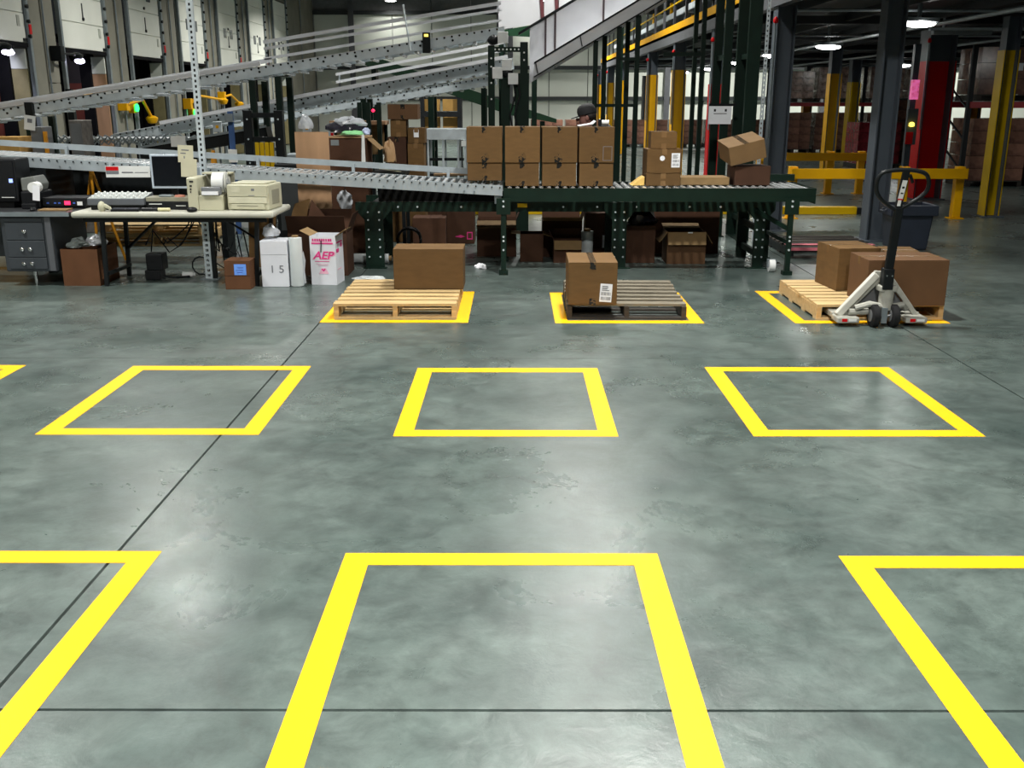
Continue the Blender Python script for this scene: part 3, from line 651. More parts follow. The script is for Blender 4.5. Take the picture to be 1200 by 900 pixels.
# tower with the yellow slats
t = thing('support_tower', 'black steel support tower with yellow slats behind the gravity conveyor', 'conveyor support', (-3.25, 13.25, 0))
for x in (-.20, .20):
    MB().box(x-.055, x+.055, -.05, .05, 0, 1.56).build('post', BLACKP, t, bevel=.006)
    bolts(t, [(x-.0, -.052, z) for z in (.9, 1.2, 1.45)], .012)
for z in (.30, 1.20, 1.50): MB().box(-.15, .15, -.03, .03, z-.03, z+.03).build('rung', BLACKP, t)
for k in range(4): MB().box(-.125+.063*k, -.07+.063*k, -.045, -.03, .74, 1.16).build('yellow_slat', YELO, t, bevel=.006)
# right-hand tower of the incline heads
t = thing('head_tower', 'tall dark green post tower where the inclined conveyors meet the chute', 'conveyor support', (-.05, 13.36, 0))
for x, z1, w2 in ((-.25, 2.36, .085), (-.07, 1.95, .12), (.17, 2.40, .10)):
    MB().box(x-w2/2, x+w2/2, -.05, .05, 0, z1).build('post', GREEN, t, bevel=.006)
MB().box(.05, .235, -.06, .06, 0, 2.02).build('post', GREEN, t)
MB().box(-.25, .2, -.03, .03, 2.28, 2.34).build('cross_beam', GREEN, t)
bolts(t, [(-.2+.05*k, -.031, 2.31) for k in range(7)], .012, WHITEP)
bolts(t, [(-.25, -.051, z) for z in (2.2, 2.1, 1.9, 1.7)] + [(.17, -.061, z) for z in (2.27, 2.18)], .012, WHITEP)
for x, z in ((-.10, 2.45), (-.05, 2.12), (.03, 1.95), (-.17, 2.02)): MB().box(x-.065, x+.065, -.12, -.055, z-.07, z+.07).build('motor_box', WHITEP, t, bevel=.006)
for x, z in ((-.22, 2.42), (-.05, 2.02)): MB().blob((x, -.06, z), (.08, .06, .06), .1, 3, flat=-1).build('motor', BLACKP, t, smooth=True)
for k, (x, z) in enumerate(((.02, 1.7), (.08, 1.7))): MB().tube([(x, -.07, 2.0), (x+.04, -.09, 1.75), (x-.03, -.08, 1.5), (x+.03, -.07, 1.2)], .012, 6).build('cable', BLACK, t)
# ================================================================ sheet-metal chute up to the mezzanine
sl = .575
t = thing('incline_chute', 'bright sheet-metal sided incline rising from the tower to the mezzanine', 'conveyor', (.25, 13.5, 0))
zl = lambda x: 1.985 + sl*x
XE = 2.1
def slab(y0, y1, xa_, xb_, lo, hi):      # sloping wall between offsets lo..hi above the base line
    return MB().prism([(xa_, zl(xa_)+lo), (xb_, zl(xb_)+lo), (xb_, zl(xb_)+hi), (xa_, zl(xa_)+hi)], 'y', y0, y1)
slab(-.02, .02, 0, XE, .0, .15).build('side_channel', SHEET, t)
slab(-.03, -.02, 0, XE, .15, .175).build('dark_lip', BLACKP, t); slab(-.03, -.02, 0, XE, -.02, .0).build('dark_lip', BLACKP, t)
slab(.02, .72, .02, XE, .03, .05).build('belt_pan', SHEET, t)
xs = [-.05, .17, .30, .95, 1.5, 1.8, XE]
for k in range(6): slab(.74, .75, xs[k]+.004, xs[k+1]-.004, -.05, .66).build('sheet_panel', SHEET, t)
for k in range(1, 6): slab(.725, .74, xs[k]-.015, xs[k]+.012, .0, .66).build('panel_rib', mat('maroon_trim', (.05, .03, .035), .5), t)
slab(.70, .76, -.2, XE, .66, .70).build('top_rail', BLACKP, t)
for x in (.05, .62): MB().beam((x, -.032, zl(x)+.01), (x-.03, -.032, zl(x)+.15), .01, .03).build('splice_plate', BLACKP, t)
for x, yy in ((.80, .04), (1.10, .04), (1.34, .04), (.97, .68), (1.28, .68)):
    MB().box(x-.03, x+.03, yy-.03, yy+.03, 0, zl(x)-.02).build('leg', GREEN, t)
for (xa_, xb_, z) in ((.80, 1.34, 1.62), (1.10, 1.34, 2.2)): MB().box(xa_, xb_, .0, .02, z-.02, z+.02).build('leg_brace', GREEN, t)
t = thing('upper_chute', 'second sheet-metal chute with maroon trim above the bright incline', 'conveyor', (.0, 15.75, 0))
MB().prism([(-.25, 2.70), (.40, 2.80), (.40, 3.7), (-.25, 3.7)], 'y', 0, .02).build('sheet_panel', SHEET, t)
MB().prism([(.44, 2.82), (.62, 2.92), (.62, 3.7), (.44, 3.7)], 'y', 0, .02).build('sheet_panel', SHEET, t)
MB().prism([(.66, 2.93), (1.9, 3.45), (1.9, 3.9), (.66, 3.7)], 'y', 0, .02).build('sheet_panel', SHEET, t)
for x in (.40, .62): MB().prism([(x, 2.78), (x+.05, 2.80), (x-.02, 3.7), (x-.07, 3.7)], 'y', -.02, -.001).build('maroon_trim', mat('maroon_paint', (.10, .025, .03), .5), t)
MB().prism([(-.20, 2.62), (.30, 2.60), (.42, 2.72), (.36, 2.79), (-.2, 2.69)], 'y', -.01, .03).build('green_bracket', GREENB, t)
for x in (-.2, .3): MB().box(x-.04, x+.04, .03, .1, 0, 2.8).build('leg', GREEN, t)
for x in (1.6,): MB().box(x-.04, x+.04, .03, .1, 0, 3.35).build('leg', GREEN, t)
# ---- tall green H-frames holding the mezzanine feed line
def hframe(x, y, h, w2, label, rungs=()):
    t = thing('conveyor_stand', label, 'conveyor support', (x, y, 0), 0, 'tall green conveyor stands')
    for yy in (0, .6): MB().box(-w2/2, w2/2, yy-.03, yy+.03, 0, h).build('post', GREEN, t)
    for z in (.25,)+tuple(rungs): MB().box(-.02, .02, .03, .57, z-.03, z+.03).build('cross_bar', GREEN, t)
    MB().box(-.07, .07, -.06, .66, 0, .01).build('foot_plate', GREEN, t)
    return t
hframe(2.47, 13.7, 3.05, .055, 'tall dark green stand beside the three-carton stack', (2.4,))
hframe(2.61, 12.79, 3.05, .10, 'tall dark green stand carrying the white paper sign', (2.2,))
hframe(2.84, 12.4, 3.05, .15, 'broad dark green stand with perforated strip beside the tilted carton', (2.2,))
MB().box(1.95, 2.44, 0, .03, 2.24, 2.29).build('tie_bar', GREEN, thing('tie_beam', 'thin dark green tie bar reaching from the tall stand', 'beam', (0, 13.65, 0)))
t = thing('perforated_strip', 'slim perforated galvanised strip beside the broad green stand', 'post', (2.95, 12.25, 0))
m = MB().box(-.02, -.008, -.01, .01, 0, 3.3).box(.008, .02, -.01, .01, 0, 3.3)
for k in range(60): m.box(-.008, .008, -.01, .01, k*.055, k*.055+.03)
m.build('strip', STEEL, t)
# white paper sign
t = thing('paper_sign', 'white paper sheet hung on the green stand above the conveyor', 'sign', (2.55, 12.742, 1.40))
MB().box(-.14, .14, -.004, 0, 0, .215).build('sheet', PAPER, t)
MB().box(-.08, -.055, -.006, -.0045, .15, .18).box(.055, .08, -.006, -.0045, .15, .18).box(-.08, .08, -.006, -.0045, .122, .130).build('printed_mark', INK, t)
MB().box(-.14, .2, .0, .012, .215, .245).build('clip_bar', BLACKP, t)
# ---- green sloping conveyor far behind
t = thing('green_decline', 'far green conveyor sloping down behind the inclined conveyors', 'conveyor', (-1.1, 22, 0))
MB().prism([(-2.2, 2.62), (-2.0, 2.62), (2.0, 1.30), (2.0, 1.22), (1.0, 1.38), (-2.2, 2.45)], 'y', 0, .5).build('bed', GREENB, t)
for x, z in ((-1.9, 2.4), (.6, 1.5), (1.7, 1.25)): MB().box(x-.05, x+.05, .05, .45, 0, z).build('leg', GREEN, t)
# ---- roller stand behind the packing line
t = thing('roller_stand', 'galvanised steel stand with slim legs behind the packing line', 'stand', (-1.0, 14.9, 0))
MB().box(-.29, .29, 0, .02, 1.13, 1.285).build('apron', STEEL, t, bevel=.004); MB().box(-.29, .29, .02, .6, 1.26, 1.285).build('top', STEEL, t)
for x in (-.27, -.05, .17, .27):
    for yy in (.03, .57): MB().box(x-.014, x+.014, yy-.014, yy+.014, 0, 1.26).build('leg', STEEL, t)
for z in (.12, .62, .85): MB().box(-.28, .28, .02, .045, z-.02, z+.02).build('lower_bar', BLACKP, t)
MB().box(.22, .29, -.03, 0, 1.04, 1.12).build('switch', WHITEP, t)
MB().box(-.25, .25, .1, .5, .62, .70).build('lower_shelf', STEEL_D, t)
# ---- flexible lattice conveyor beyond the desks
t = thing('flexible_conveyor', 'expandable lattice-sided roller conveyor below the long incline', 'conveyor', (-5.0, 14.40, 0))
zf = lambda x: 1.16 + .0*x
rollers(t, 34, -1.75, 1.6, zf, 0, .4, .02)
for yy in (-.01, .41):
    m = MB()
    for k in range(33):
        x = -1.75+.1*k; m.beam((x, yy, 1.08), (x+.1, yy, 1.20), .006, .018); m.beam((x, yy+.006, 1.20), (x+.1, yy+.006, 1.08), .006, .018)
    m.build('scissor_links', STEEL_D, t)['kind'] = 'stuff'
for x in (-1.7, -.6, .5, 1.5):
    for yy in (.03, .37): MB().cyl((x, yy, .08), (x, yy, 1.10), .016, n=7).build('leg', STEEL_D, t); MB().cyl((x-.02, yy, .05), (x+.02, yy, .05), .05, n=10).build('caster', RUBBER, t)

# ---- dark drive bed and clutter below the inclines
t = thing('drive_bed', 'black sloping conveyor drive bed below the inclined conveyors', 'conveyor', (-4.1, 13.95, 0))
MB().beam((-1.0, 0, .98), (.75, 0, 1.26), .30, .16).build('bed', BLACKP, t); MB().beam((-1.0, -.17, 1.07), (.75, -.17, 1.35), .02, .03).build('side_rail', STEEL_D, t)
for x, z in ((-.9, .9), (.6, 1.12)): MB().box(x-.04, x+.04, -.1, .1, 0, z).build('leg', BLACKP, t)
MB().box(-.55, -.35, -.19, -.16, 1.08, 1.22).build('white_panel', WHITEP, t)
t = thing('motor_cabinet', 'low black motor cabinet behind the sloping rollers', 'cabinet', (-3.95, 12.1, 0)) if 0 else thing('motor_cabinet', 'low black motor cabinet behind the sloping rollers', 'cabinet', (-2.75, 12.6, 0))
MB().box(-.25, .25, 0, .35, 0, .92).build('body', BLACKP, t, bevel=.01); MB().box(-.2, .2, -.006, -.001, .1, .86).build('front_panel', GIRT, t); MB().box(-.1, .05, .05, .2, .921, 1.05).build('gear_motor', STEEL_D, t, bevel=.02)
t = thing('blue_post', 'slim blue post with a white control box behind the sloping rollers', 'post', (-3.62, 13.05, 0))
MB().box(-.03, .03, -.03, .03, 0, 1.55).build('post', mat('blue_paint', (.03, .08, .22), .5), t); MB().box(-.04, .06, -.08, -.031, .92, 1.08).build('control_box', WHITEP, t); MB().box(-.05, .04, -.09, -.031, 1.42, 1.52).build('sensor', STEEL_D, t)
for k, (x, z) in enumerate(((-2.9, 1.38), (-2.55, 1.30), (-4.15, 1.40))):
    t = thing('junction_box', ['small grey junction box with yellow button beside the yellow slats', 'small grey junction box with red button on a thin stem', 'small grey junction box with yellow button beyond the blue post'][k], 'control box', (x, 14.3, 0), 0, 'junction boxes')
    MB().box(-.012, .012, -.012, .012, 0, z).build('stem', STEEL_D, t); MB().box(-.06, .06, -.05, -.013, z-.14, z).build('box', STEEL, t, bevel=.006); MB().box(-.02, .02, -.056, -.051, z-.09, z-.05).build('button', (YEL, RED, YEL)[k], t)
# ================================================================ pallets
def pallet(x, y, rz, label, m, mtop, w_=.98, d=1.12, h=.125, nb=7, mst=None, seed=1, bw=.098):
    t = thing('wooden_pallet', label, 'pallet', (x, y, 0), rz, 'wooden pallets')
    rnd = random.Random(seed); mst = mst or m
    st = MB().box(-.019, .019, -d/2, d/2, .018, h-.02).mesh('stringer', mst)
    for sx in (-w_/2+.02, 0, w_/2-.02): inst(st, 'stringer', t, (sx, 0, 0))
    bd = MB().box(-w_/2, w_/2, -bw/2, bw/2, 0, .0195).mesh('deck_board', mtop)
    bwide = MB().box(-w_/2, w_/2, -bw*.7, bw*.7, 0, .0195).mesh('deck_board', mtop)
    for k in range(nb):
        yy = -d/2+.07 + (d-.14)*k/(nb-1); e = k in (0, nb-1)
        inst(bwide if e else bd, 'deck_board', t, (rnd.uniform(-.006, .006), yy, h-.0195), (0, 0, rnd.uniform(-.006, .006)))
    bb = MB().box(-w_/2, w_/2, -.05, .05, 0, .018).mesh('bottom_board', mst)
    for yy in (-d/2+.05, -d/6, d/6, d/2-.05): inst(bb, 'bottom_board', t, (0, yy, 0))
    return t
pallet(-.955, 8.31, .004, 'pale wooden pallet holding one plain carton', WOOD, WOOD)
pallet(.905, 8.30, -.02, 'dark weathered pallet with grey boards and a labelled carton', WOODD, WOODG, w_=.95, nb=7, bw=.072, seed=3)
pallet(2.905, 8.30, .006, 'new pine pallet carried by the pallet jack', WOODN, WOODN, w_=1.01, d=1.13, nb=8, seed=5)
t = thing('stacked_pallet', 'dark pallet with pink edge strips on the floor behind the green conveyor end', 'pallet', (3.55, 11.45, 0))
for k in range(6): MB().box(-.5, .5, -.5+.18*k, -.4+.18*k, .10, .12).build('deck_board', WOODD, t)
for x in (-.48, 0, .48): MB().box(x-.02, x+.02, -.5, .5, .018, .10).build('stringer', BLACKP, t)
for k in range(3): MB().box(-.5, .5, -.5+.44*k, -.4+.44*k, 0, .018).build('bottom_board', WOODD, t)
PINKW = mat('pink_strip', (.62, .16, .20), .6)
MB().box(-.5, .5, -.506, -.501, .085, .118).build('pink_strip', PINKW, t); MB().box(-.5, .5, -.32, -.22, .1205, .124).build('pink_strip', PINKW, t)
for i, (x, y, z) in enumerate(((-4.35, 12.4, 0), (-4.40, 12.43, .126))):
    t = pallet(x, y, .05*i, ['pale wooden pallet lying under the folding table, at the bottom', 'pale wooden pallet lying on another one behind the folding table'][i], WOOD, WOOD, w_=1.2, d=1.0, seed=9+i); t.location.z = z
# ================================================================ cartons
def carton(x, y, z, w_, d, h, label, rz=0, m=None, tape='printed', front=True, group=None, rot=None, name='cardboard_box', seam='y', sag=0.):
    """closed carton: body, two top flaps with a seam, tape over the seam and down the front; origin at base centre"""
    m = m or CARD
    t = thing(name, label, 'box', (x, y, z), rz, group, rot)
    MB().box(-w_/2, w_/2, -d/2, d/2, 0, h-.004).build('body', m, t, bevel=.004)
    g = .002
    if seam == 'y':
        for a, b in ((-w_/2, -g), (g, w_/2)): MB().box(a, b, -d/2, d/2, h-.0038, h).build('top_flap', m, t)
    else:
        for a, b in ((-d/2, -g), (g, d/2)): MB().box(-w_/2, w_/2, a, b, h-.0038, h).build('top_flap', m, t)
    tm = {'printed': TAPE, 'clear': CLEAR_TAPE, None: None}[tape]
    if tm:
        q = .025
        if seam == 'y':
            MB().box(-q, q, -d/2-.001, d/2+.001, h+.0002, h+.0012).build('tape', tm, t)
            if front:
                MB().box(-q, q, -d/2-.0014, -d/2-.0004, h-.055, h+.001).build('tape_end', tm, t)
                MB().box(-q, q, -d/2-.0014, -d/2-.0004, .0, .05).build('tape_end', tm, t)
        else:
            MB().box(-w_/2-.001, w_/2+.001, -q, q, h+.0002, h+.0012).build('tape', tm, t)
            MB().box(-w_/2-.0014, -w_/2-.0004, -q, q, h-.06, h+.001).build('tape_end', tm, t)
    return t
def ship_label(t, x, yf, z, w_=.095, h=.145, rot=0):
    l = MB().box(-w_/2, w_/2, -.0012, 0, -h/2, h/2).build('shipping_label', PAPER, t, loc=(x, yf-.0008, z), rot=(0, rot, 0))
    m = MB(); rnd = random.Random(int(x*1000))
    for r0, r1 in ((-.40, -.22), (-.14, .04)):
        xx = -w_*.40
        while xx < w_*.40:
            ww = rnd.choice((.0015, .003, .0045)); m.box(xx, min(xx+ww, w_*.41), -.0018, -.0013, r0*h, r1*h); xx += ww+rnd.choice((.0015, .002, .004))
    for zz in (.12, .2, .27, .34): m.box(-w_*.35, w_*(.05+rnd.random()*.3), -.0018, -.0013, zz*h, zz*h+.006)
    m.build('print', INKG, l)
# on the pallets
carton(-.735, 8.55, .125, .595, .34, .345, 'plain brown carton standing on the pale pallet', tape=None, seam='x')
b = carton(.62, 7.99, .125, .385, .54, .335, 'brown carton with white shipping label on the weathered pallet', rz=-.012)
ship_label(b, .105, -.27, .095, .095, .145, .06)
carton(3.075, 7.90, .125, .63, .44, .36, 'brown carton on the new pallet right behind the pallet jack mast', tape='clear', seam='x', m=mat('warm_cardboard', (.118, .060, .027), .7, var=.08, spec=.2))
carton(2.885, 8.56, .125, .36, .46, .36, 'brown carton at the back edge of the new pallet with taped corner', rz=.10, tape='clear', seam='x')
carton(3.275, 8.42, .125, .28, .42, .335, 'brown carton behind the one next to the pallet jack, flaps bulging', rz=-.12, tape='clear', seam='x')
# eight cartons in two layers on the green conveyor
gx = (-.30, .078, .450, .820)
cw = (.355, .350, .352, .350)
lab_t = ['upper carton of the stack at the end of the gravity conveyor', 'upper carton of the second stack from the gravity conveyor', 'upper carton of the third stack from the gravity conveyor', 'upper carton with a printed square, fourth stack from the gravity conveyor']
lab_b = ['lower carton of the stack at the end of the gravity conveyor', 'lower carton of the second stack from the gravity conveyor', 'lower carton of the third stack from the gravity conveyor', 'lower carton of the fourth stack from the gravity conveyor']
for k in range(4):
    zb = .852 if k else .905
    hb = .23 if k else .177
    carton(gx[k], 10.36, zb, cw[k]-.01, .42, hb, lab_b[k], rz=random.uniform(-.012, .012), group='cartons on the green conveyor')
    b = carton(gx[k], 10.36, 1.083, cw[k], .44, .345, lab_t[k], rz=random.uniform(-.012, .012), group='cartons on the green conveyor')
    MB().prism([(-.03, .0), (.03, .005), (.045, .06), (.02, .10), (-.01, .075), (-.035, .05)], 'y', -.2216, -.2206).build('tape_end', TAPE, b, loc=(random.uniform(-.02, .02), 0, .002))
    if k == 3:
        MB().box(.065, .155, -.2215, -.2206, .02, .024).box(.065, .155, -.2215, -.2206, .155, .159).box(.065, .069, -.2215, -.2206, .024, .155).box(.151, .155, -.2215, -.2206, .024, .155).build('printed_square', INKG, b)
# papers and tape gun on the top carton
t = thing('paper_sheet', 'loose white packing slips on top of the fourth carton stack', 'paper', (.79, 10.40, 1.432))
MB().prism([(-.14, 0), (.0, .02), (.03, .05), (.02, .055), (-.02, .028), (-.15, .006)], 'y', -.1, .1).build('sheet', PAPER, t)
t = thing('tape_dispenser', 'black and white tape dispenser on the fourth carton stack', 'tape dispenser', (.90, 10.34, 1.4315))
MB().box(-.055, -.03, -.03, .03, .0, .07).box(-.03, .07, -.03, .03, 0, .012).build('frame', BLACK, t, bevel=.006); MB().cyl((-.02, 0, .037), (.05, 0, .037), .024, n=18).build('tape_roll', WHITEP, t, smooth=True)
# three-carton stack and neighbours
g3 = 'small cartons near the white paper sign'
carton(1.50, 10.35, .852, .345, .34, .125, 'flat carton at the bottom of the three-carton stack', group=g3, tape='clear')
b = carton(1.50, 10.34, .979, .345, .32, .235, 'carton with white label and sticker in the middle of the three-carton stack', group=g3, tape='clear', rz=.02)
ship_label(b, .115, -.16, .125, .085, .14)
MB().lathe([(.001, 0), (.026, 0), (.026, .001), (.001, .001)], n=9).build('round_sticker', PAPER, b, loc=(-.02, -.1605, .145), rot=(PI/2, 0, 0))
MB().prism([(-.10, 0), (.10, 0), (.07, .05), (-.06, .06)], 'y', -.1645, -.1612).build('dent_flap', CARD, b)
carton(1.50, 10.35, 1.2165, .26, .28, .165, 'small carton on top of the three-carton stack', group=g3, tape='clear', rz=-.03)
t = thing('envelope', 'yellow padded envelope leaning on the three-carton stack', 'envelope', (1.27, 10.30, .853), 0)
MB().prism([(-.09, 0), (.045, 0), (.045, .09), (.01, .075)], 'y', -.10, .10).build('body', mat('manila', (.70, .45, .12), .7), t, bevel=.006)
t = carton(1.94, 10.45, .852, .50, .34, .075, 'long flat pale carton lying on the rollers', m=CARD_IN, tape=None, seam='x')
carton(2.41, 10.42, .852, .36, .36, .19, 'brown carton under the tilted one at the end of the green conveyor', m=CARD_DK, tape=None, rz=.03)
carton(2.34, 10.40, 1.118, .37, .40, .19, 'tilted carton lying askew on the carton at the end of the green conveyor', tape='printed', front=False, rot=(.16, -.24, .06), m=mat('light_top_cardboard', (.19, .115, .052), .72, var=.08, spec=.2))
# ---- cartons under the conveyor
gu = 'cartons stored under the green conveyor'
def open_carton(x, y, z, w_, d, h, label, rz=0, m=None, flaps=(.6, -.3, .8, .5), group=None, fl=None, name='open_cardboard_box'):
    """carton with four walls, floor and four flaps; flap angle 0 = standing up, + = folded outwards (rad)"""
    m = m or CARD_DK; th = .005
    t = thing(name, label, 'box', (x, y, z), rz, group)
    b = MB().box(-w_/2, w_/2, -d/2, -d/2+th, 0, h).box(-w_/2, w_/2, d/2-th, d/2, 0, h).box(-w_/2, -w_/2+th, -d/2+th, d/2-th, 0, h).box(w_/2-th, w_/2, -d/2+th, d/2-th, 0, h).box(-w_/2+th, w_/2-th, -d/2+th, d/2-th, 0, th).build('body', m, t)
    L = fl or min(w_, d)*.48
    for k, a in enumerate(flaps):
        if a is None: continue
        if k < 2:   # front, back
            s = -1 if k == 0 else 1
            MB().box(-w_/2+.004, w_/2-.004, -.002, .002, 0, L).build('flap', CARD_IN if a > .9 else m, t, loc=(0, s*(d/2-.003), h), rot=(-s*a, 0, 0))
        else:
            s = -1 if k == 2 else 1
            MB().box(-.002, .002, -d/2+.008, d/2-.008, 0, L).build('flap', CARD_IN if a > .9 else m, t, loc=(s*(w_/2-.003), 0, h), rot=(0, s*a, 0))
    return t
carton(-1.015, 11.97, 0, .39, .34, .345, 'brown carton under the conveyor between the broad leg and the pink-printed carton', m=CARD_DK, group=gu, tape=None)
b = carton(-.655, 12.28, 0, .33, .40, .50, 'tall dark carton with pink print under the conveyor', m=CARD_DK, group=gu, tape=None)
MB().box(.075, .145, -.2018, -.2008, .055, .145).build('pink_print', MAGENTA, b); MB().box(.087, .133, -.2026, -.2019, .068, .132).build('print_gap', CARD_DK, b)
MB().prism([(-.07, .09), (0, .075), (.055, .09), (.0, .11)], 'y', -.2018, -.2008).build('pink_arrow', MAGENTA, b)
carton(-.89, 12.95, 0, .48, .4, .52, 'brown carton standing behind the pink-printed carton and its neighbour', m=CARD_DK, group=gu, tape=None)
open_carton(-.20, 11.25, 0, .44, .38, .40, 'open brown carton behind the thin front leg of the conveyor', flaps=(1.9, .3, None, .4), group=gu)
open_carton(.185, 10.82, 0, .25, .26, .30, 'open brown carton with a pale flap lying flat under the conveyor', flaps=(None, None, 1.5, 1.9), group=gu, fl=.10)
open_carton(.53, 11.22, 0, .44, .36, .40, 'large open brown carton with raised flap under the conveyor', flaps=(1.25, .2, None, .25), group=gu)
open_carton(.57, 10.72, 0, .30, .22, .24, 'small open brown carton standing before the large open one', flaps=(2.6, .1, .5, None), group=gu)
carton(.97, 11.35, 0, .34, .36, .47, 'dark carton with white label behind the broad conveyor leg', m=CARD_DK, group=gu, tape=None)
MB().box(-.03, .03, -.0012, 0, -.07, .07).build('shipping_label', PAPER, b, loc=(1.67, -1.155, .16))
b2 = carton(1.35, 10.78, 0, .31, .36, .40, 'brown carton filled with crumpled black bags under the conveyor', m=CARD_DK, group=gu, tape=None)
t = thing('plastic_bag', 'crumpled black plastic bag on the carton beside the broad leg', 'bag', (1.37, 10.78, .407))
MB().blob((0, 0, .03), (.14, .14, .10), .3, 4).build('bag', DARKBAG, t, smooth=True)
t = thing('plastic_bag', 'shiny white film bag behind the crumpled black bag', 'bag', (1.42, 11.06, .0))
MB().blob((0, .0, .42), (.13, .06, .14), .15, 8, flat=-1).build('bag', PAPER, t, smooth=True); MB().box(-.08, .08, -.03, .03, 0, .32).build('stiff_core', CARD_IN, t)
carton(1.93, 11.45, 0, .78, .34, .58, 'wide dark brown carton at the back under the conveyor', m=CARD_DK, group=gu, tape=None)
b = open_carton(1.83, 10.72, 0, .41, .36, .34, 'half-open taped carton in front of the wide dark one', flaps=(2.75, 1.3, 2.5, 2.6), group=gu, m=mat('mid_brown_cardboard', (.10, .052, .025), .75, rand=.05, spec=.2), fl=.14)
MB().prism([(-.025, -.09), (.03, -.08), (.03, .03), (-.02, .03)], 'y', -.003, -.001).build('loose_tape', FILM, b, loc=(.03, -.181, .31))
t = thing('film_roll', 'standing roll of stretch film under the conveyor behind the labelled carton', 'film roll', (.80, 10.95, 0))
MB().lathe([(.045, 0), (.068, .003), (.07, .30), (.04, .302)], n=20).build('film', FILM, t, smooth=True); MB().lathe([(.034, .303), (.039, .303), (.039, .325), (.034, .325)], n=16).build('core', CARD_IN, t)
t = thing('film_roll', 'long silver film roll lying on the floor behind the magenta-printed carton', 'film roll', (-1.60, 10.60, .052))
MB().cyl((-.26, 0, 0), (.25, 0, 0), .05, n=18).build('film', FILM, t, smooth=True); MB().cyl((-.29, 0, 0), (.28, 0, 0), .028, n=12).build('core', CARD_IN, t)
t = thing('paper_scrap', 'crumpled white paper scrap on the floor under the conveyor', 'paper', (-.35, 10.25, 0)); MB().blob((0, 0, .012), (.06, .05, .035), .25, 5).build('scrap', PAPER, t)
t = thing('paper_scrap', 'flat grey plastic scrap on the floor behind the pale pallet', 'paper', (-1.42, 9.62, 0)); MB().blob((0, 0, .006), (.16, .08, .02), .2, 6, flat=-.2).build('scrap', FILM, t)
t = thing('cable_loop', 'black cable loops on the floor at the broad left conveyor leg', 'cable', (-1.2, 11.3, 0))
MB().tube([(.0+.13*math.cos(a*.5), .06*math.sin(a*.7), .16+.13*math.sin(a*.5)) for a in range(18)], .016, 7).build('cable', BLACK, t, smooth=True); MB().tube([(-.35, 0, .02), (-.2, .02, .05), (.05, 0, .06), (.2, .03, .02)], .014, 7).build('cable', BLACK, t)
# ---- carton stack behind the packing line, shelves and bags
gs = 'cartons stacked behind the gravity conveyor'
carton(-1.315, 12.45, .0, .44, .40, .90, 'tall carton at the bottom of the stack behind the gravity conveyor', group=gs)
carton(-1.42, 12.42, .903, .225, .34, .355, 'carton with a dark print low in the stack behind the gravity conveyor', m=CARD_DK, group=gs)
carton(-1.40, 12.44, 1.261, .19, .30, .20, 'narrow carton high in the stack behind the gravity conveyor', group=gs, tape='clear')
carton(-1.34, 12.44, 1.464, .36, .34, .175, 'wide carton at the very top of the stack behind the gravity conveyor', m=mat('mid_brown_cardboard', (.22, .115, .06), .75), group=gs)
carton(-1.195, 12.42, .903, .195, .30, .28, 'carton under the labelled one beside the carton stack', group=gs, tape='clear')
b = carton(-1.185, 12.42, 1.186, .205, .28, .18, 'small carton with white label on the side of the carton stack', group=gs, tape='clear'); MB().box(-.03, .03, -.1412, -.1402, .07, .16).build('shipping_label', PAPER, b)
t = thing('storage_shelf', 'dark green post frame with a long wooden shelf behind the bags', 'shelf', (-1.95, 13.05, 0))
for x in (-.02, .09, .225): MB().box(x-.028, x+.028, -.03, .03, 0, 1.66).build('post', GREEN, t)
MB().box(-.42, .30, .032, .4, 1.385, 1.43).build('shelf_board', PLY, t)
MB().box(-.40, .26, .34, .36, 1.0, 1.38).build('back_panel', CARD_IN, t)
for x in (-.40, .26): MB().box(x-.02, x+.02, .34, .38, 0, 1.385).build('post', GREEN, t)
MB().lathe([(.01, -.02), (.025, 0), (.01, .02)], (.155, -.03, 1.56), 10).build('red_lamp', LEDR, t, smooth=True); MB().box(.1, .22, -.012, .02, 1.545, 1.575).build('lamp_bracket', GREEN, t)
t = thing('plywood_sheet', 'tall tan plywood board standing upright behind the open brown box', 'board', (-2.165, 10.87, 0), 0)
MB().box(-.18, .18, 0, .012, 0, 1.36).build('board', PLY, t)
b = open_carton(-1.86, 11.55, .0, .42, .40, 1.28, 'deep brown carton topped with bags beside the plywood board', flaps=(None, None, None, 2.3), m=CARD_DK)
MB().box(-.22, .22, -.21, .21, 1.281, 1.296).build('lid', CARD_LT, b); MB().box(-.19, -.10, -.2035, -.2008, 1.20, 1.26).build('grey_tag', STEEL_D, b)
t = thing('plastic_bag', 'black plastic bag under clear film on the deep brown carton', 'bag', (-1.90, 11.55, 1.34))
MB().blob((0, 0, .03), (.20, .16, .10), .22, 11).build('bag', DARKBAG, t, smooth=True); MB().blob((.05, .0, .09), (.17, .13, .07), .3, 12).build('clear_film', PLASTICB, t, smooth=True)
t = thing('cloth', 'pale green plastic sheet hanging out below the black bag', 'cloth', (-1.80, 11.38, 1.297))
MB().blob((0, 0, .025), (.15, .07, .035), .2, 14).build('sheet', mat('pale_green_plastic', (.25, .62, .28), .4), t, smooth=True)
t = thing('plastic_bag', 'small blue and white bag at the corner of the deep carton', 'bag', (-1.66, 11.38, 1.30)); MB().blob((0, 0, .035), (.045, .05, .05), .25, 15).build('bag', mat('blue_white', (.45, .52, .75), .3, var=.4, scale=14), t, smooth=True)
t = thing('strap', 'white plastic strip hanging from the deep carton edge', 'strap', (-1.69, 11.33, .98)); MB().prism([(-.025, 0), (.022, 0), (.02, .34), (-.01, .34)], 'y', 0, .004).build('strip', WHITEP, t)
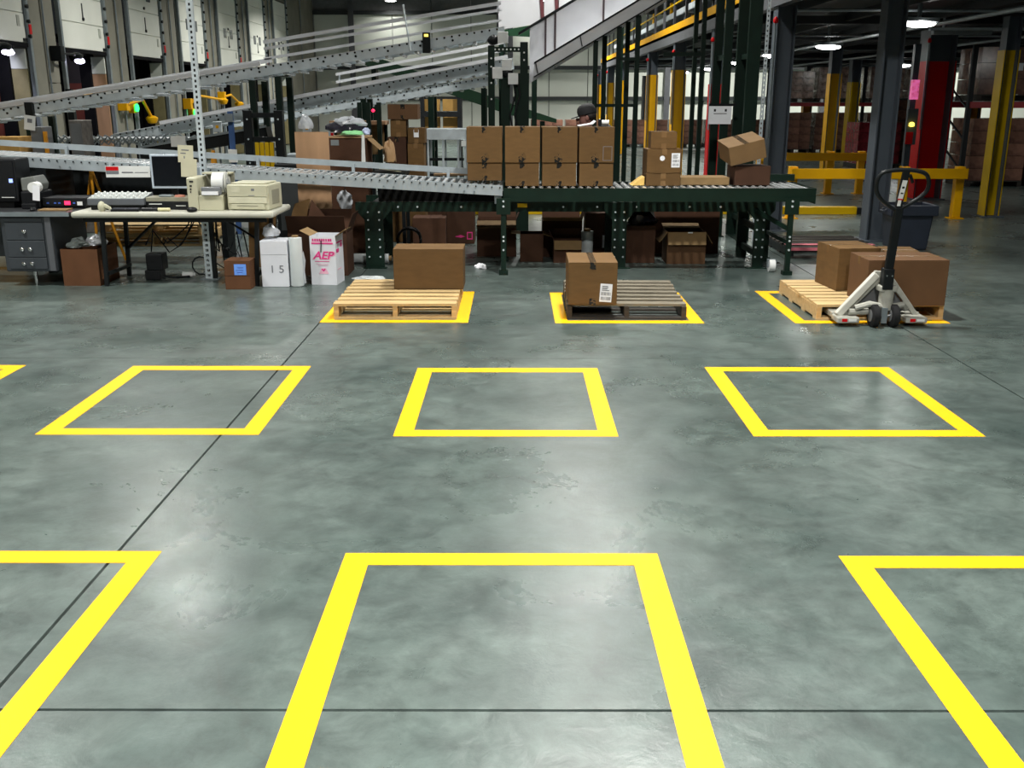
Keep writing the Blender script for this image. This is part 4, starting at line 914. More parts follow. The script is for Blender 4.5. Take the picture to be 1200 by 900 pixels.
t = thing('kraft_bag', 'crumpled tan kraft bag on the deep carton side', 'bag', (-1.44, 11.68, .901)); MB().blob((0, 0, .16), (.07, .10, .17), .2, 21).build('bag', CARD_LT, t, smooth=True)
t = thing('side_bench', 'dark bench behind the gravity conveyor with papers on it', 'bench', (-1.5, 11.65, 0))
MB().box(-.13, .26, -.25, .3, .86, .90).build('top', BLACKP, t); [MB().box(x-.02, x+.02, yy-.02, yy+.02, 0, .86).build('leg', BLACKP, t) for x in (-.10, .23) for yy in (-.2, .25)]
t = thing('paper_pile', 'loose cream papers lying on the dark bench', 'paper', (-1.40, 11.50, .901))
for k in range(5): MB().box(-.11, .11, -.08, .08, 0, .002).build('sheet', PAPERY, t, loc=(.05*math.sin(k*2), .02*k, .012*k+.02), rot=(.12*math.sin(k*3), .15*math.cos(k), k*.7))
t = thing('plastic_bag', 'clear plastic bag standing on top of the plywood board', 'bag', (-2.24, 10.95, 1.365)); MB().blob((0, 0, .06), (.075, .05, .10), .22, 31).build('bag', PLASTICB, t, smooth=True)
t = thing('plastic_bag', 'clear crumpled bag hanging below the gravity conveyor', 'bag', (-1.76, 10.42, .62)); MB().blob((0, 0, .06), (.08, .06, .09), .25, 33, flat=-1).build('bag', PLASTICB, t, smooth=True); MB().cyl((0, 0, .12), (0, 0, .235), .004, n=5).build('tie', BLACK, t)
t = thing('shelf_plank', 'cream wooden plank resting on the sloping conveyor end', 'plank', (-.62, 10.75, .915)); MB().box(-.24, .2, -.04, .04, 0, .02).build('plank', CARD_LT, t); MB().box(-.2, -.17, -.03, .03, -.2, 0).build('bracket', BLACKP, t)
# two amber cartons and grey items beyond the desk
for k, (x, w2) in enumerate(((-6.72, .24), (-6.38, .28))):
    carton(x, 13.0, .0, w2, .4, 1.24, ['tan carton beyond the desk, partly outside the frame', 'tan carton beyond the desk beside the white tag'][k], m=AMB, tape=None)
t = thing('control_cabinet', 'grey control cabinet with a hanging white tag under the long incline', 'cabinet', (-6.08, 13.05, 0)); MB().box(-.12, .03, 0, .3, 0, 1.36).build('cabinet_body', mat('mid_grey', (.11, .115, .12), .5), t, bevel=.01)
MB().box(-.07, .07, -.004, 0, -.09, .09).build('white_tag', WHITEP, t, loc=(-.09, -.04, 1.41), rot=(0, .15, 0)); MB().box(-.03, .03, -.006, -.0045, .0, .05).build('tag_print', INKG, t, loc=(-.09, -.04, 1.41), rot=(0, .15, 0))
MB().box(.04, .08, 0, .04, 0, 1.30).build('orange_post', ORANGE, t)
t = thing('control_cabinet', 'tall mottled grey cabinet in front of the dock opening with the barrier arm', 'cabinet', (-5.62, 13.1, 0)); MB().box(-.10, .08, 0, .3, 0, 1.44).build('cabinet_body', mat('mottled_grey', (.12, .11, .10), .6, var=.4, scale=14), t, bevel=.01); MB().box(-.08, .06, -.006, -.0005, .3, 1.40).build('cabinet_door', mat('mid_grey', (.11, .115, .12), .5), t)
t = thing('traffic_cone', 'orange striped safety cone under the inclined conveyors', 'cone', (-3.92, 13.2, .0)); MB().lathe([(.12, .021), (.035, .95), (.02, 1.06)], n=16).build('cone', ORANGE, t, smooth=True); MB().box(-.15, .15, -.15, .15, 0, .02).build('base', RUBBER, t)
# ================================================================ grey steel desk
t = thing('steel_desk', 'dark grey steel desk with three drawers and round pulls', 'desk', (-4.9, 9.2, 0))
MB().box(-.9, .80, -.03, .78, .655, .695).build('desk_top', mat('desk_top', (.035, .037, .04), .35), t, bevel=.008)
MB().box(-.9, .80, -.036, -.029, .655, .695).build('top_edge', STEEL_D, t)
MB().box(.14, .615, 0, .75, .14, .655).build('pedestal', DESKG, t, bevel=.012)
for z0, z1, n in ((.52, .625, 0), (.435, .60, 1), (.275, .43, 2), (.165, .27, 2)):
    if n == 0: continue
    d = MB().box(.185, .535, -.012, -.001, z0, z1).build('drawer', DESKG, t, bevel=.004)
    for k in range(n):
        x = .36 + (k-.5*(n-1))*.075
        MB().lathe([(.004, 0), (.017, .006), (.019, .014), (.010, .02)], n=12).build('pull', CHROME, d, smooth=True, loc=(x, -.0125, (z0+z1)/2), rot=(PI/2, 0, 0))
MB().box(.19, .53, -.010, -.001, .605, .635).build('slide_board', DESKG, t)
MB().box(.56, .612, -.016, -.001, .15, .65).build('corner_strip', mat('lighter_grey_enamel', (.085, .09, .10), .4), t)
MB().box(-.9, .14, .55, .57, .2, .655).build('modesty_panel', DESKG, t)
for x, y in ((.38, .06), (.38, .68), (-.85, .06), (-.85, .68)): MB().cyl((x, y, .0), (x, y, .14 if x > 0 else .655), .012, .02, n=10).build('leg', CHROME, t, smooth=True)
# items on the desk
t = thing('computer_monitor', 'black computer monitor with a lit blue window on the grey desk', 'monitor', (-4.86, 9.50, .696), .0)
MB().box(-.20, .16, 0, .30, .06, .46).build('case', BLACK, t, bevel=.015); MB().box(-.18, .14, -.006, -.001, .09, .44).build('screen', SCREEN, t); MB().box(.09, .125, -.010, -.007, .24, .275).build('lit_window', LEDB, t); MB().box(-.12, .08, .05, .25, 0, .06).build('stand', BLACK, t)
MB().box(-.0, .12, -.008, -.0065, .1, .106).build('white_line', WHITEP, t)
t = thing('label_printer', 'black label printer with a grey lid and white label roll on the desk', 'printer', (-4.575, 9.48, .696))
MB().box(-.10, .08, 0, .28, 0, .16).build('body', BLACK, t, bevel=.015); MB().prism([(-.09, .16), (.05, .16), (.07, .22), (.03, .30), (-.09, .28)], 'y', .02, .26).build('lid', mat('smoky_lid', (.16, .17, .16), .3), t, bevel=.01)
MB().cyl((.06, -.07, .20), (.06, .03, .20), .050, n=18).build('label_roll', WHITEP, t, smooth=True); MB().box(.035, .10, -.072, -.066, .09, .23).build('label_tail', PAPER, t, rot=(0, .12, 0))
MB().box(-.08, .06, -.05, 0, 0, .05).build('front_tray', BLACK, t, bevel=.008)
t = thing('computer_mouse', 'small dark mouse with bright top on the desk edge', 'mouse', (-4.47, 9.27, .696)); MB().blob((0, 0, .012), (.028, .045, .02), 0, flat=-.5).build('shell', BLACK, t, smooth=True); MB().box(-.006, .006, -.03, -.01, .029, .034).build('wheel', CHROME, t)
t = thing('network_switch', 'flat black electronics box with red and blue lights on the desk corner', 'electronics', (-4.255, 9.60, .696), -.0)
MB().box(-.22, .19, -.12, .2, .02, .10).build('case', BLACK, t, bevel=.006); MB().box(-.01, .045, -.123, -.1205, .035, .07).build('red_display', LEDR, t)
for x in (-.17, -.10, -.06, .08): MB().box(x-.01, x+.012, -.123, -.1205, .045, .058).build('blue_light', mat('dim_blue', (.05, .12, .5), .4), t)
MB().box(.11, .16, -.123, -.1205, .03, .065).build('sticker', WHITEP, t); MB().box(-.2, .17, -.1, .15, 0, .02).build('feet', BLACK, t)
t = thing('cork_pad', 'tan pad on the grey desk corner', 'pad', (-4.30, 9.33, .696)); MB().box(-.13, .14, -.06, .07, 0, .012).build('pad', CARD_IN, t)
t = thing('work_lamp_tripod', 'orange tripod legs standing behind the desk', 'tripod', (-4.5, 10.75, 0))
for a in (-.18, 0, .18): MB().cyl((0, -.02, .98), (a*1.35, -.1+abs(a)*.8, .0), .015, n=7).build('leg', ORANGE, t)
MB().cyl((0, -.02, .93), (0, -.02, 1.05), .025, n=8).build('hub', ORANGE, t)
# waste box beside the desk
b = open_carton(-4.075, 9.46, 0, .345, .47, .345, 'brown waste carton overflowing with white plastic beside the desk', flaps=(None, None, None, None), m=mat('rusty_cardboard', (.105, .046, .021), .75, var=.12, spec=.2))
t = thing('crumpled_plastic', 'crumpled white and grey packing plastic in the waste carton', 'plastic', (-4.075, 9.46, .30))
MB().blob((-.06, -.08, .07), (.085, .10, .055), .3, 41).build('grey_sheet', mat('grey_plastic', (.30, .34, .33), .4), t); MB().blob((.06, .05, .075), (.09, .13, .06), .3, 42).build('white_sheet', PAPER, t)
t = thing('power_strip_box', 'black power adapter box on the floor under the folding table', 'electronics', (-3.50, 9.60, 0)); MB().box(-.09, .06, -.08, .08, 0, .10).build('box', BLACK, t, bevel=.01); MB().box(-.06, .10, -.10, .06, .10, .26).build('upper_box', BLACK, t, bevel=.01); MB().tube([(.08, -.02, .03), (.2, -.03, .02), (.3, .06, .015)], .012).build('lead', BLACK, t)
t = thing('bottle', 'small white bottle lying on the floor under the table', 'bottle', (-3.22, 9.70, .027)); MB().cyl((-.06, 0, 0), (.045, 0, 0), .026, n=14).build('bottle_body', WHITEP, t, smooth=True); MB().cyl((.046, 0, 0), (.065, 0, 0), .014, n=10).build('cap', WHITEP, t)
# ================================================================ folding table
t = thing('folding_table', 'long beige folding table with black legs loaded with printers', 'table', (-3.14, 9.50, 0))
MB().box(-.93, .93, -.37, .38, .645, .700).build('table_top', TABLETOP, t, bevel=.02)
for x in (-.68, .735):
    for y in (-.28, .28): MB().beam((x+(.02 if x > 0 else -.0), y, .645), (x-.02, y*1.0, 0), .035, .035).build('leg', BLACKP, t)
    MB().box(x-.015, x+.015, -.28, .28, .10, .13).build('leg_bar', BLACKP, t); MB().beam((x, .28, .28), (x*.35, .1, .64), .025, .02).build('brace', BLACKP, t)
MB().box(-.85, .85, -.30, -.28, .60, .645).build('apron', BLACKP, t)
Z = .7005
t = thing('lcd_monitor', 'flat monitor with silver bezel on the folding table', 'monitor', (-3.27, 9.62, Z), 0)
MB().box(-.20, .20, 0, .04, .17, .49).build('bezel', mat('silver_bezel', (.45, .52, .60), .4), t, bevel=.006); MB().box(-.178, .178, -.003, -.0005, .195, .472).build('screen', SCREEN, t); MB().box(-.03, .03, .03, .06, .0, .2).build('neck', BLACK, t); MB().box(-.11, .11, .0, .12, 0, .015).build('base', BLACK, t)
MB().box(-.075, .07, -.003, 0, -.08, .08).build('note', PAPERY, t, loc=(.155, -.012, .495), rot=(0, .05, 0)); MB().box(-.075, .075, -.003, 0, -.085, .085).build('note', PAPERY, t, loc=(.175, -.018, .365), rot=(0, .06, 0))
MB().box(-.04, .03, -.004, -.0032, .03, .04).box(-.05, .0, -.004, -.0032, .0, .01).box(-.02, -.01, -.004, -.0032, -.05, -.02).build('scribble', INKG, t, loc=(.155, -.012, .495), rot=(0, .05, 0))
t = thing('control_console', 'grey control console with rows of white knobs on the folding table', 'console', (-3.71, 9.42, Z), .0)
MB().prism([(-.13, .045), (.13, .045), (.13, .14), (-.13, .105)], 'x', -.26, .27).build('case', mat('console_grey', (.10, .11, .125), .45), t, bevel=.006)
MB().prism([(-.128, .106), (.128, .141), (.128, .143), (-.128, .108)], 'x', -.255, .265).build('top_panel', mat('console_top', (.33, .37, .36), .5), t)
km = MB().lathe([(.012, 0), (.011, .018), (.005, .022)], n=8).mesh('knob', WHITEP, True)
for i in range(9):
    for j in range(3): inst(km, 'knob', t, (-.22+.055*i, -.09+.08*j, .113+.011*j))
MB().box(-.24, .25, -.10, .12, .0, .045).build('riser', BLACK, t)
t = thing('barcode_scanner', 'cream hand scanner lying at the front of the folding table', 'scanner', (-3.80, 9.20, Z)); MB().blob((0, 0, .04), (.035, .04, .05), .05, 3, flat=-.8).build('head', BEIGE, t, smooth=True); MB().tube([(.0, 0, .045), (.04, -.01, .05), (.075, -.01, .03), (.085, -.01, .012)], [.02, .02, .016, .012]).build('handle', BEIGE, t, smooth=True)
t = thing('computer_case', 'flat black desktop computer with beige lid under the monitor', 'computer', (-3.235, 9.40, Z))
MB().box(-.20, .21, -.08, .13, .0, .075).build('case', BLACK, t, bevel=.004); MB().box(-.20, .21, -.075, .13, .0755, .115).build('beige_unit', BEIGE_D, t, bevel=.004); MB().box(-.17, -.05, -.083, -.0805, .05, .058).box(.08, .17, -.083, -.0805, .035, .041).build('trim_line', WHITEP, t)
t = thing('phone_handset', 'grey handset and pink pad on the beige desktop unit', 'phone', (-3.20, 9.38, Z+.1155)); MB().box(-.12, .0, -.04, .04, 0, .02).build('handset', STEEL_D, t, bevel=.008); MB().lathe([(.01, 0), (.05, .0), (.045, .015), (.01, .02)], (.07, 0, 0), 14).build('pink_pad', mat('salmon', (.62, .25, .18), .6), t)
t = thing('marker_pen', 'cream and black marker at the front of the folding table', 'pen', (-3.30, 9.19, Z+.017)); MB().cyl((-.13, 0, 0), (.02, 0, 0), .016, n=10).build('barrel', BLACK, t); MB().cyl((.021, 0, 0), (.13, 0, 0), .016, n=10).build('cap', mat('cream_plastic', (.62, .58, .34), .5), t)
t = thing('keyboard', 'black keyboard slab lying under the console', 'keyboard', (-3.55, 9.19, Z)); MB().box(-.16, .10, -.03, .05, 0, .022).build('case', BLACK, t, bevel=.004); MB().box(-.15, -.03, -.022, .042, .022, .028).box(-.02, .09, -.022, .042, .022, .028).build('key_rows', mat('dark_keys', (.03, .035, .05), .5), t)
t = thing('computer_mouse', 'black mouse in front of the beige label printer', 'mouse', (-2.96, 9.165, Z)); MB().blob((0, 0, .016), (.05, .035, .028), 0, flat=-.5).build('shell', BLACK, t, smooth=True)
# beige label printer
t = thing('label_printer', 'beige label printer with an open side and white label roll', 'printer', (-2.83, 9.42, Z), .0)
MB().box(-.19, -.09, -.17, .17, 0, .30).build('electronics_tower', BEIGE, t, bevel=.012); MB().box(-.09, .13, -.17, .12, 0, .14).build('base_unit', BEIGE, t, bevel=.008)
for k, (z, w2) in enumerate(((.265, .035), (.225, .02), (.195, .014), (.17, .01))): MB().box(-.16, -.16+w2, -.173, -.1705, z-.008, z+.008).build('button', INK, t)
MB().box(-.06, .12, -.175, -.12, .14, .215).build('print_head', mat('printhead_grey', (.16, .17, .18), .4), t, bevel=.01); MB().box(-.05, .10, -.19, -.1755, .145, .175).build('label_strip', PAPER, t)
MB().cyl((.02, -.02, .245), (.13, -.02, .245), .095, n=24).build('label_roll', WHITEP, t, smooth=True); MB().cyl((.131, -.02, .245), (.16, -.02, .245), .04, n=16).build('roll_core', mat('core_grey', (.35, .36, .37), .5), t); MB().cyl((.14, -.02, .245), (.148, -.02, .245), .10, n=24).build('roll_flange', mat('flange', (.55, .56, .53), .4), t)
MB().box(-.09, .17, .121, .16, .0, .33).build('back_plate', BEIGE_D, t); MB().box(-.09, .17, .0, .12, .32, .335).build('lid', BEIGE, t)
# laser printer
t = thing('laser_printer', 'beige laser printer with paper tray at the end of the folding table', 'printer', (-2.45, 9.46, Z), -.10)
MB().box(-.20, .20, -.19, .19, .0, .235).build('case', BEIGE, t, bevel=.015); MB().box(-.165, .165, -.15, .15, .2355, .25).build('top_cover', BEIGE, t, bevel=.006)
MB().box(-.185, .185, -.199, -.1905, .125, .23).build('front_panel', BEIGE, t, bevel=.004); MB().box(-.185, .185, -.2, -.1905, .065, .12).build('manual_tray', mat('pale_beige', (.56, .55, .42), .45), t, bevel=.003); MB().box(-.16, .16, -.205, -.1905, .012, .058).build('paper_tray', BEIGE, t, bevel=.003)
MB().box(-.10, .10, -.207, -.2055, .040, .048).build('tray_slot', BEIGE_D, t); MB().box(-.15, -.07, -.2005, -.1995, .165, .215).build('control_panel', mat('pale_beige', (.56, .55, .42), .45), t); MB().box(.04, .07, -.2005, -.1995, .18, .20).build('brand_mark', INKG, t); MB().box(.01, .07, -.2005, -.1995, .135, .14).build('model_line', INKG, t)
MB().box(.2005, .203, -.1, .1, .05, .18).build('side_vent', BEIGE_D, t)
# cables under the table
rnd = random.Random(12)
t = thing('cable_bundle', 'tangle of black cables hanging under the folding table', 'cables', (-3.05, 9.72, 0))
for k in range(11):
    x = rnd.uniform(-.12, .12); dx = rnd.uniform(-.55, .55); lo = rnd.uniform(.02, .35)
    MB().tube([(x, .05, .60), (x+dx*.1, .06, .5), (x+dx*.35, .10, lo+.08), (x+dx*.6, .13, lo), (x+dx*.85, .10, lo+.05+rnd.random()*.18), (x+dx, .1, rnd.choice((.02, .3, .45)))], .007, 6).build('cable', BLACK, t, smooth=True)
MB().tube([(-.05+.09*math.cos(a*.55), .0+.03*a/12, .11+.09*math.sin(a*.55)) for a in range(13)], .008, 6).build('cable_coil', BLACK, t, smooth=True)
MB().blob((0, .05, .575), (.10, .08, .045), .25, 9, flat=-1).build('cable_knot', BLACK, t)
t = thing('perforated_post', 'short perforated steel post under the folding table end', 'post', (-2.99, 9.62, 0))
m = MB().box(-.035, -.014, -.02, .02, 0, .64).box(.014, .035, -.02, .02, 0, .64)
for k in range(13): m.box(-.014, .014, -.02, -.016, k*.049, k*.049+.025)
m.build('strut', STEEL, t); MB().box(.0352, .075, -.02, .02, 0, .64).build('back_strut', BLACKP, t); MB().box(-.08, .10, -.06, .06, 0, .008).build('base_plate', STEEL_D, t)
# ================================================================ boxes in front of the table
b = carton(-2.555, 9.16, 0, .235, .24, .265, 'small brown carton with bright blue label under the table edge', m=mat('rusty_cardboard', (.245, .105, .05), .75), tape=None)
MB().box(-.025, .085, -.1216, -.1204, .135, .235).build('blue_label', BLUEL, b); MB().box(-.1175, .1175, -.1216, -.1204, .128, .131).build('crease', CARD_DK, b)
MB().box(.005, .06, -.1222, -.1217, .20, .205).box(-.01, .06, -.1222, -.1217, .175, .18).box(.0, .05, -.1222, -.1217, .155, .16).build('label_print', mat('blue_ink', (.03, .06, .35), .5), b)
b = carton(-2.24, 9.30, 0, .25, .26, .43, 'tall white carton with hand-written marks beside the film roll', m=WHITEC, tape=None, rz=.02)
MB().box(-.125, .125, -.1316, -.1304, .305, .308).build('flap_line', mat('pale_grey', (.45, .47, .5), .6), b)
text('handwriting', '1 5', .10, INKG, b, (.02, -.1315, .165), (PI/2, 0, 0), squash=1.1)
t = thing('plastic_bag', 'clear crumpled bag on top of the white carton', 'bag', (-2.30, 9.36, .43)); MB().blob((0, 0, .05), (.075, .07, .075), .25, 51).build('bag', PLASTICB, t, smooth=True)
t = thing('film_roll', 'tall roll of white stretch film standing beside the white carton', 'film roll', (-2.045, 9.23, 0))
MB().lathe([(.03, 0), (.060, .004), (.063, .01), (.061, .455), (.03, .46)], n=26).build('film', FILM, t, smooth=True); MB().lathe([(.027, .461), (.032, .461), (.032, .475), (.027, .475)], n=14).build('core', CARD_IN, t)
MB().prism([(.062, .02), (.085, .03), (.075, .15), (.088, .24), (.07, .33), (.062, .3)], 'y', -.01, .0).build('loose_film', PLASTICB, t)
# magenta printed carton
b = open_carton(-1.79, 9.42, 0, .245, .27, .46, 'white carton with magenta AEP lettering and open flaps', rz=-.10, m=WHITEC, flaps=(None, None, 1.1, 1.0), fl=.11)
f = -.1360
MB().box(-.105, .10, f-.001, f, .385, .398).build('magenta_band', MAGENTA, b)
rnd = random.Random(3); m = MB()
for k in range(9): m.box(-.098+.0215*k, -.098+.0215*k+.014+rnd.random()*.005, f-.001, f, .412, .436)
m.build('magenta_print', MAGENTA, b); MB().box(-.105, .10, f-.001, f, .399, .409).build('pink_band', PINKI, b)
text('lettering', 'AEP', .105, PINKI, b, (.004, f, .275), (PI/2, 0, 0), squash=1.15, bold=.004, shear=.25); text('lettering', 'AEP', .10, MAGENTA, b, (.0, f-.0012, .277), (PI/2, 0, 0), squash=1.12, bold=.0022, shear=.25)
MB().box(-.08, .06, f-.001, f, .220, .226).build('magenta_line', MAGENTA, b); MB().box(-.07, .05, f-.001, f, .195, .199).box(-.05, .045, f-.001, f, .182, .186).build('pink_line', PINKI, b)
MB().prism([(-.045, .105), (.05, .105), (.025, .160), (-.02, .160)], 'y', f-.001, f).build('pink_emblem', PINKI, b); MB().prism([(0, .125), (.022, .148), (.012, .155), (0, .148), (-.012, .155), (-.022, .148)], 'y', f-.002, f-.0011).build('magenta_emblem', MAGENTA, b)
m = MB().box(.1226, .1236, -.10, .10, .385, .40).box(.1226, .1236, -.11, -.02, .30, .335).box(.1226, .1236, .03, .09, .34, .38).build('side_print', MAGENTA, b); MB().box(.1226, .1236, -.09, .05, .135, .145).build('side_line', PINKI, b)
MB().tube([(-.01, f-.004, .42), (-.012, f-.004, .38), (-.018, f-.004, .31)], .005, 5).build('hanging_strip', INK, b)
# big open brown box
b = open_carton(-1.95, 9.99, 0, .58, .40, .42, 'large open brown carton with propped flaps behind the white ones', rz=.0, flaps=(.45, .12, None, .35), m=CARD_DK, fl=.20)
MB().prism([(-.13, 0), (.10, 0), (.08, .15), (-.05, .32)], 'y', -.004, .0).build('bent_flap', CARD_DK, b, loc=(0, -.12, .425))
MB().add([(-.145, -.12, .425), (-.065, -.12, .75), (-.28, .16, .67), (-.36, .16, .42), (-.150, -.12, .425), (-.070, -.12, .753), (-.285, .165, .673), (-.365, .165, .42)], MB.BF).build('bent_flap', CARD, b)
t = thing('cardboard_sheet', 'bent brown cardboard sheet leaning against the table end', 'cardboard', (-2.62, 10.32, .0), .1)
MB().prism([(-.16, .0), (.12, 0), (.14, .60), (.02, .74), (-.14, .66)], 'y', 0, .008).build('sheet', CARD, t, rot=(-.12, 0, 0))
# ================================================================ pallet jack
t = thing('pallet_jack', 'grey hand pallet jack with black loop handle under the new pallet', 'pallet jack', (2.835, 7.53, 0))
for x in (-.262, .262):
    MB().box(x-.08, x+.08, .10, 1.16, .040, .085).build('fork', GREYM, t, bevel=.008)
    MB().cyl((x-.04, 1.02, .035), (x+.04, 1.02, .035), .034, n=14).build('load_roller', RUBBER, t, smooth=True)
    MB().box(x-.085, x+.085, -.06, .10, .03, .075).build('fork_heel', GREYM, t, bevel=.01)
    MB().box(x-.05, x-.01, -.063, -.0605, .042, .066).build('red_sticker', RED, t); MB().box(x+.0, x+.06, -.063, -.0605, .045, .063).build('white_sticker', WHITEP, t)
# A-frame
MB().prism([(-.345, .06), (-.26, .06), (.00, .345), (.0, .415), (-.05, .42)], 'y', .05, .085).build('frame_cheek', GREYM, t, bevel=.006)
MB().prism([(.33, .06), (.285, .06), (.06, .33), (.06, .40), (.09, .37)], 'y', .05, .085).build('frame_cheek', GREYM, t, bevel=.006)
MB().beam((-.318, .045, .075), (-.045, .045, .395), .05, .055).build('frame_rib', mat('pallet_jack_pale', (.55, .54, .48), .4), t, bevel=.008)
MB().prism([(-.20, .10), (.24, .10), (.06, .33), (-.02, .33)], 'y', .09, .10).build('back_plate', mat('jack_dark_grey', (.12, .125, .13), .5), t)
# hydraulic pump, linkage, wheels
MB().cyl((.03, 0, .13), (.03, 0, .30), .055, n=18).build('pump_body', GREYM, t, smooth=True)
MB().box(-.04, .10, -.05, .06, .27, .32).build('pump_head', GREYM, t, bevel=.012)
MB().cyl((.03, .02, .32), (.03, .02, .40), .03, n=14).build('piston', CHROME, t, smooth=True)
MB().tube([(-.20, -.0, .14), (-.10, -.02, .175), (.0, -.02, .155), (.08, -.02, .155), (.16, -.02, .17), (.19, 0, .13)], .024, 8).build('linkage', GREYM, t, smooth=True)
MB().tube([(-.24, .02, .105), (-.12, .02, .105), (-.06, .02, .115)], .025, 8).build('push_rod', GREYM, t, smooth=True)
for x in (-.065, .085):
    w_ = MB().lathe([(.05, -.028), (.078, -.028), (.088, -.02), (.088, .02), (.078, .028), (.05, .028)], n=24).build('steer_wheel', RUBBER, t, smooth=True, loc=(x, -.04, .088), rot=(0, PI/2, 0))
    MB().lathe([(.012, -.031), (.048, -.03), (.048, .03), (.012, .031)], n=18).build('wheel_hub', mat('jack_dark_grey', (.12, .125, .13), .5), w_, smooth=True)
MB().box(-.012, .032, -.06, -.02, .03, .15).build('fork_stem', STEEL_D, t); MB().cyl((-.07, -.04, .088), (.09, -.04, .088), .012, n=8).build('axle', CHROME, t)
# handle
MB().box(-.025, .055, -.06, .02, .29, .45).build('handle_yoke', BLACKP, t, bevel=.006)
MB().beam((.015, -.03, .43), (.018, -.10, .92), .066, .036).build('handle_shaft', BLACKP, t, bevel=.008)
bolts(t, [(-.006, -.062, .40), (.034, -.062, .40)], .007, CHROME)
def lp(x, z): return (x-.02, -.10-.06*(z-.92)/.3, z)
loop = [(.02, .905), (-.06, .945), (-.125, 1.0), (-.155, 1.06), (-.155, 1.13), (-.125, 1.175), (-.06, 1.19), (.03, 1.195), (.12, 1.188), (.19, 1.165), (.222, 1.11), (.222, 1.05), (.185, 1.0), (.10, .94)]
pts = []
n = len(loop)
for i in range(n):
    p0, p1, p2, p3 = loop[i-1], loop[i], loop[(i+1) % n], loop[(i+2) % n]
    for s in (0, .33, .67):
        pts.append(tuple(.5*(2*p1[k] + (p2[k]-p0[k])*s + (2*p0[k]-5*p1[k]+4*p2[k]-p3[k])*s*s + (3*p1[k]-p0[k]-3*p2[k]+p3[k])*s**3) for k in (0, 1)))
MB().tube([lp(*p) for p in pts], .0155, 10, closed=True).build('loop_handle', BLACKP, t, smooth=True)
MB().beam(lp(.03, .90), lp(.044, 1.20), .05, .03).build('control_stem', BLACKP, t, bevel=.006)
MB().beam(lp(.075, 1.16), lp(.105, 1.10), .012, .02).build('release_lever', BLACKP, t)
q0, q1 = Vector(lp(.029, .985)), Vector(lp(.041, 1.12))
off = Vector((0, -.0165, 0))
MB().beam(q0+off, q1+off, .036, .002).build('white_sticker', WHITEP, t); MB().beam(Vector(lp(.0285, .975))+off*1.02, Vector(lp(.0295, .985))+off*1.02, .036, .003).build('red_band', RED, t)
MB().beam(Vector(lp(.026, .93))+off, Vector(lp(.028, .974))+off, .024, .002).build('white_sticker', WHITEP, t)
MB().beam(Vector(lp(.036, 1.06))+off*1.05, Vector(lp(.037, 1.075))+off*1.05, .018, .003).build('sticker_print', INK, t); MB().beam(Vector(lp(.033, 1.02))+off*1.05, Vector(lp(.034, 1.03))+off*1.05, .02, .003).build('sticker_print', INK, t)
# ================================================================ person behind the cartons
def skin_body(name, edges_pts, m, parent, sub=2):
    vs = [p[0] for p in edges_pts]; me = bpy.data.meshes.new(name)
    es = [(p[2], i) for i, p in enumerate(edges_pts) if p[2] is not None]
    me.from_pydata(vs, es, []); me.materials.append(m)
    o = bpy.data.objects.new(name, me); COL.objects.link(o); o.parent = parent
    sk = o.modifiers.new('skin', 'SKIN'); sk.use_smooth_shade = True
    sv = me.skin_vertices[0].data if me.skin_vertices else None
    if sv is None:
        bm = bmesh.new(); bm.from_mesh(me); bm.verts.layers.skin.verify(); bm.to_mesh(me); bm.free(); sv = me.skin_vertices[0].data
    for i, p in enumerate(edges_pts):
        r = p[1]; sv[i].radius = r if isinstance(r, tuple) else (r, r); sv[i].use_root = (i == 0)
    ss = o.modifiers.new('sub', 'SUBSURF'); ss.levels = sub; ss.render_levels = sub
    return o
pr = thing('person', 'person in a black cap and dark clothes bending over behind the cartons', 'person', (.90, 11.85, 0))
B = []
def jt(p, r, par): B.append((p, r, par)); return len(B)-1
pel = jt((0, 0, .92), (.15, .12), None); wa = jt((-.01, -.01, 1.05), (.14, .11), pel); ch = jt((-.04, -.03, 1.24), (.17, .12), wa); nk = jt((-.06, -.04, 1.385), (.065, .065), ch); hd0 = jt((-.085, -.055, 1.44), (.075, .085), nk); hd = jt((-.075, -.05, 1.53), (.082, .095), hd0); jt((-.06, -.04, 1.60), (.06, .07), hd)
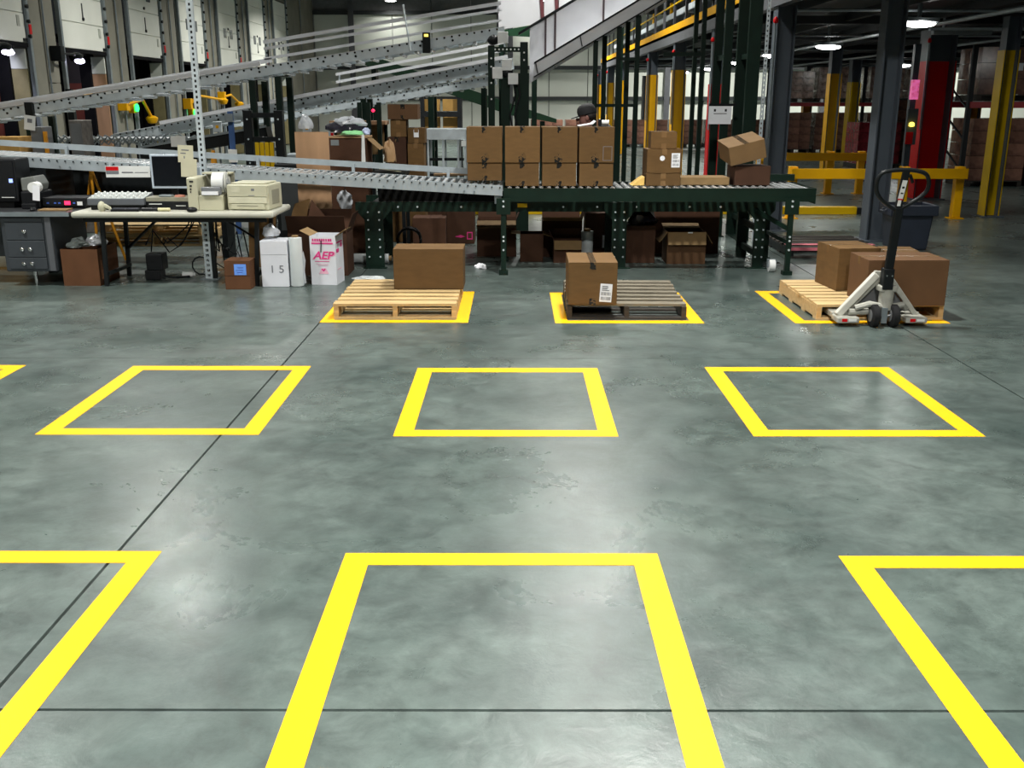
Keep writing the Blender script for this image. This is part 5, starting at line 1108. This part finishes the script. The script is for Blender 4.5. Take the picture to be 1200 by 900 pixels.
for s in (-1, 1):
    sh = jt((-.05+.0*s, -.03+.17*s, 1.30), .06, ch); el = jt((-.16, -.06+.22*s, 1.08), .045, sh); wr = jt((-.34, -.09+.16*s, .98), .032, el); pa = jt((-.40, -.10+.14*s, .97), (.022, .038), wr)
    for k, (a, ln) in enumerate(((-.028, .05), (-.01, .06), (.01, .058), (.028, .045))):
        k1 = jt((-.44, -.10+.14*s+a, .965), .0085, pa); jt((-.44-ln*.7, -.10+.14*s+a*1.1, .945), .0075, k1)
    th = jt((-.41, -.10+.10*s, .985), .010, pa); jt((-.45, -.10+.085*s, .975), .008, th)
    hp = jt((0, .09*s, .86), .085, pel); kn = jt((-.02, .10*s, .48), .06, hp); an = jt((.01, .10*s, .09), .042, kn); jt((-.13, .10*s, .04), (.04, .03), an)
skin_body('body', B, SKIN, pr)
def grown(name, m, keep, extra):
    idx = {}; out = []
    for i in keep:
        p, r, par = B[i]; rr = r if isinstance(r, tuple) else (r, r)
        out.append((p, (rr[0]+extra, rr[1]+extra), idx.get(par))); idx[i] = len(out)-1
    return skin_body(name, out, m, pr)
SH = mat('dark_purple_shirt', (.05, .012, .03), .8); TR = mat('dark_trousers', (.012, .013, .02), .8)
grown('shirt', SH, [0, 1, 2, 3, 7, 8, 17, 18] if 0 else [0, 1, 2] + [i for i in range(len(B)) if B[i][1] in (.06, .045) and B[i][0][2] > 1.0], .012)
grown('trousers', TR, [0] + [i for i in range(len(B)) if B[i][1] in (.085, .06, .042) and B[i][0][2] < .9], .014)
hc = Vector((-.07, -.045, 1.545))
cap = MB()
prof = [(.108, -.01), (.110, .03), (.10, .065), (.075, .09), (.04, .102), (.005, .105)]
cap.lathe(prof, (0, 0, 0), 22).build('cap', mat('black_cap', (.010, .010, .012), .8), pr, smooth=True, loc=hc, rot=(0, -.22, 0))
MB().prism([(-.09, -.085), (-.15, -.07), (-.19, -.03), (-.19, .03), (-.15, .07), (-.09, .085)], 'z', -.014, -.006).build('cap_brim', mat('black_cap', (.010, .010, .012), .8), pr, loc=hc, rot=(0, -.30, 0))
MB().blob((.03, .0, -.03), (.085, .10, .06), .05, 2, flat=-1).build('hair', mat('dark_hair', (.012, .008, .007), .7), pr, smooth=True, loc=hc)
MB().blob((-.105, 0, -.075), (.022, .014, .018), 0, flat=-1).build('nose', SKIN, pr, smooth=True, loc=hc)
for s in (-1, 1):
    MB().blob((-.088, .034*s, -.035), (.008, .013, .008), 0, flat=-1).build('eye', INK, pr, smooth=True, loc=hc)
    MB().blob((.0, .088*s, -.055), (.022, .010, .032), 0, flat=-1).build('ear', SKIN, pr, smooth=True, loc=hc)
MB().blob((-.085, 0, -.115), (.012, .026, .006), 0, flat=-1).build('mouth', mat('lips', (.18, .05, .05), .5), pr, smooth=True, loc=hc)
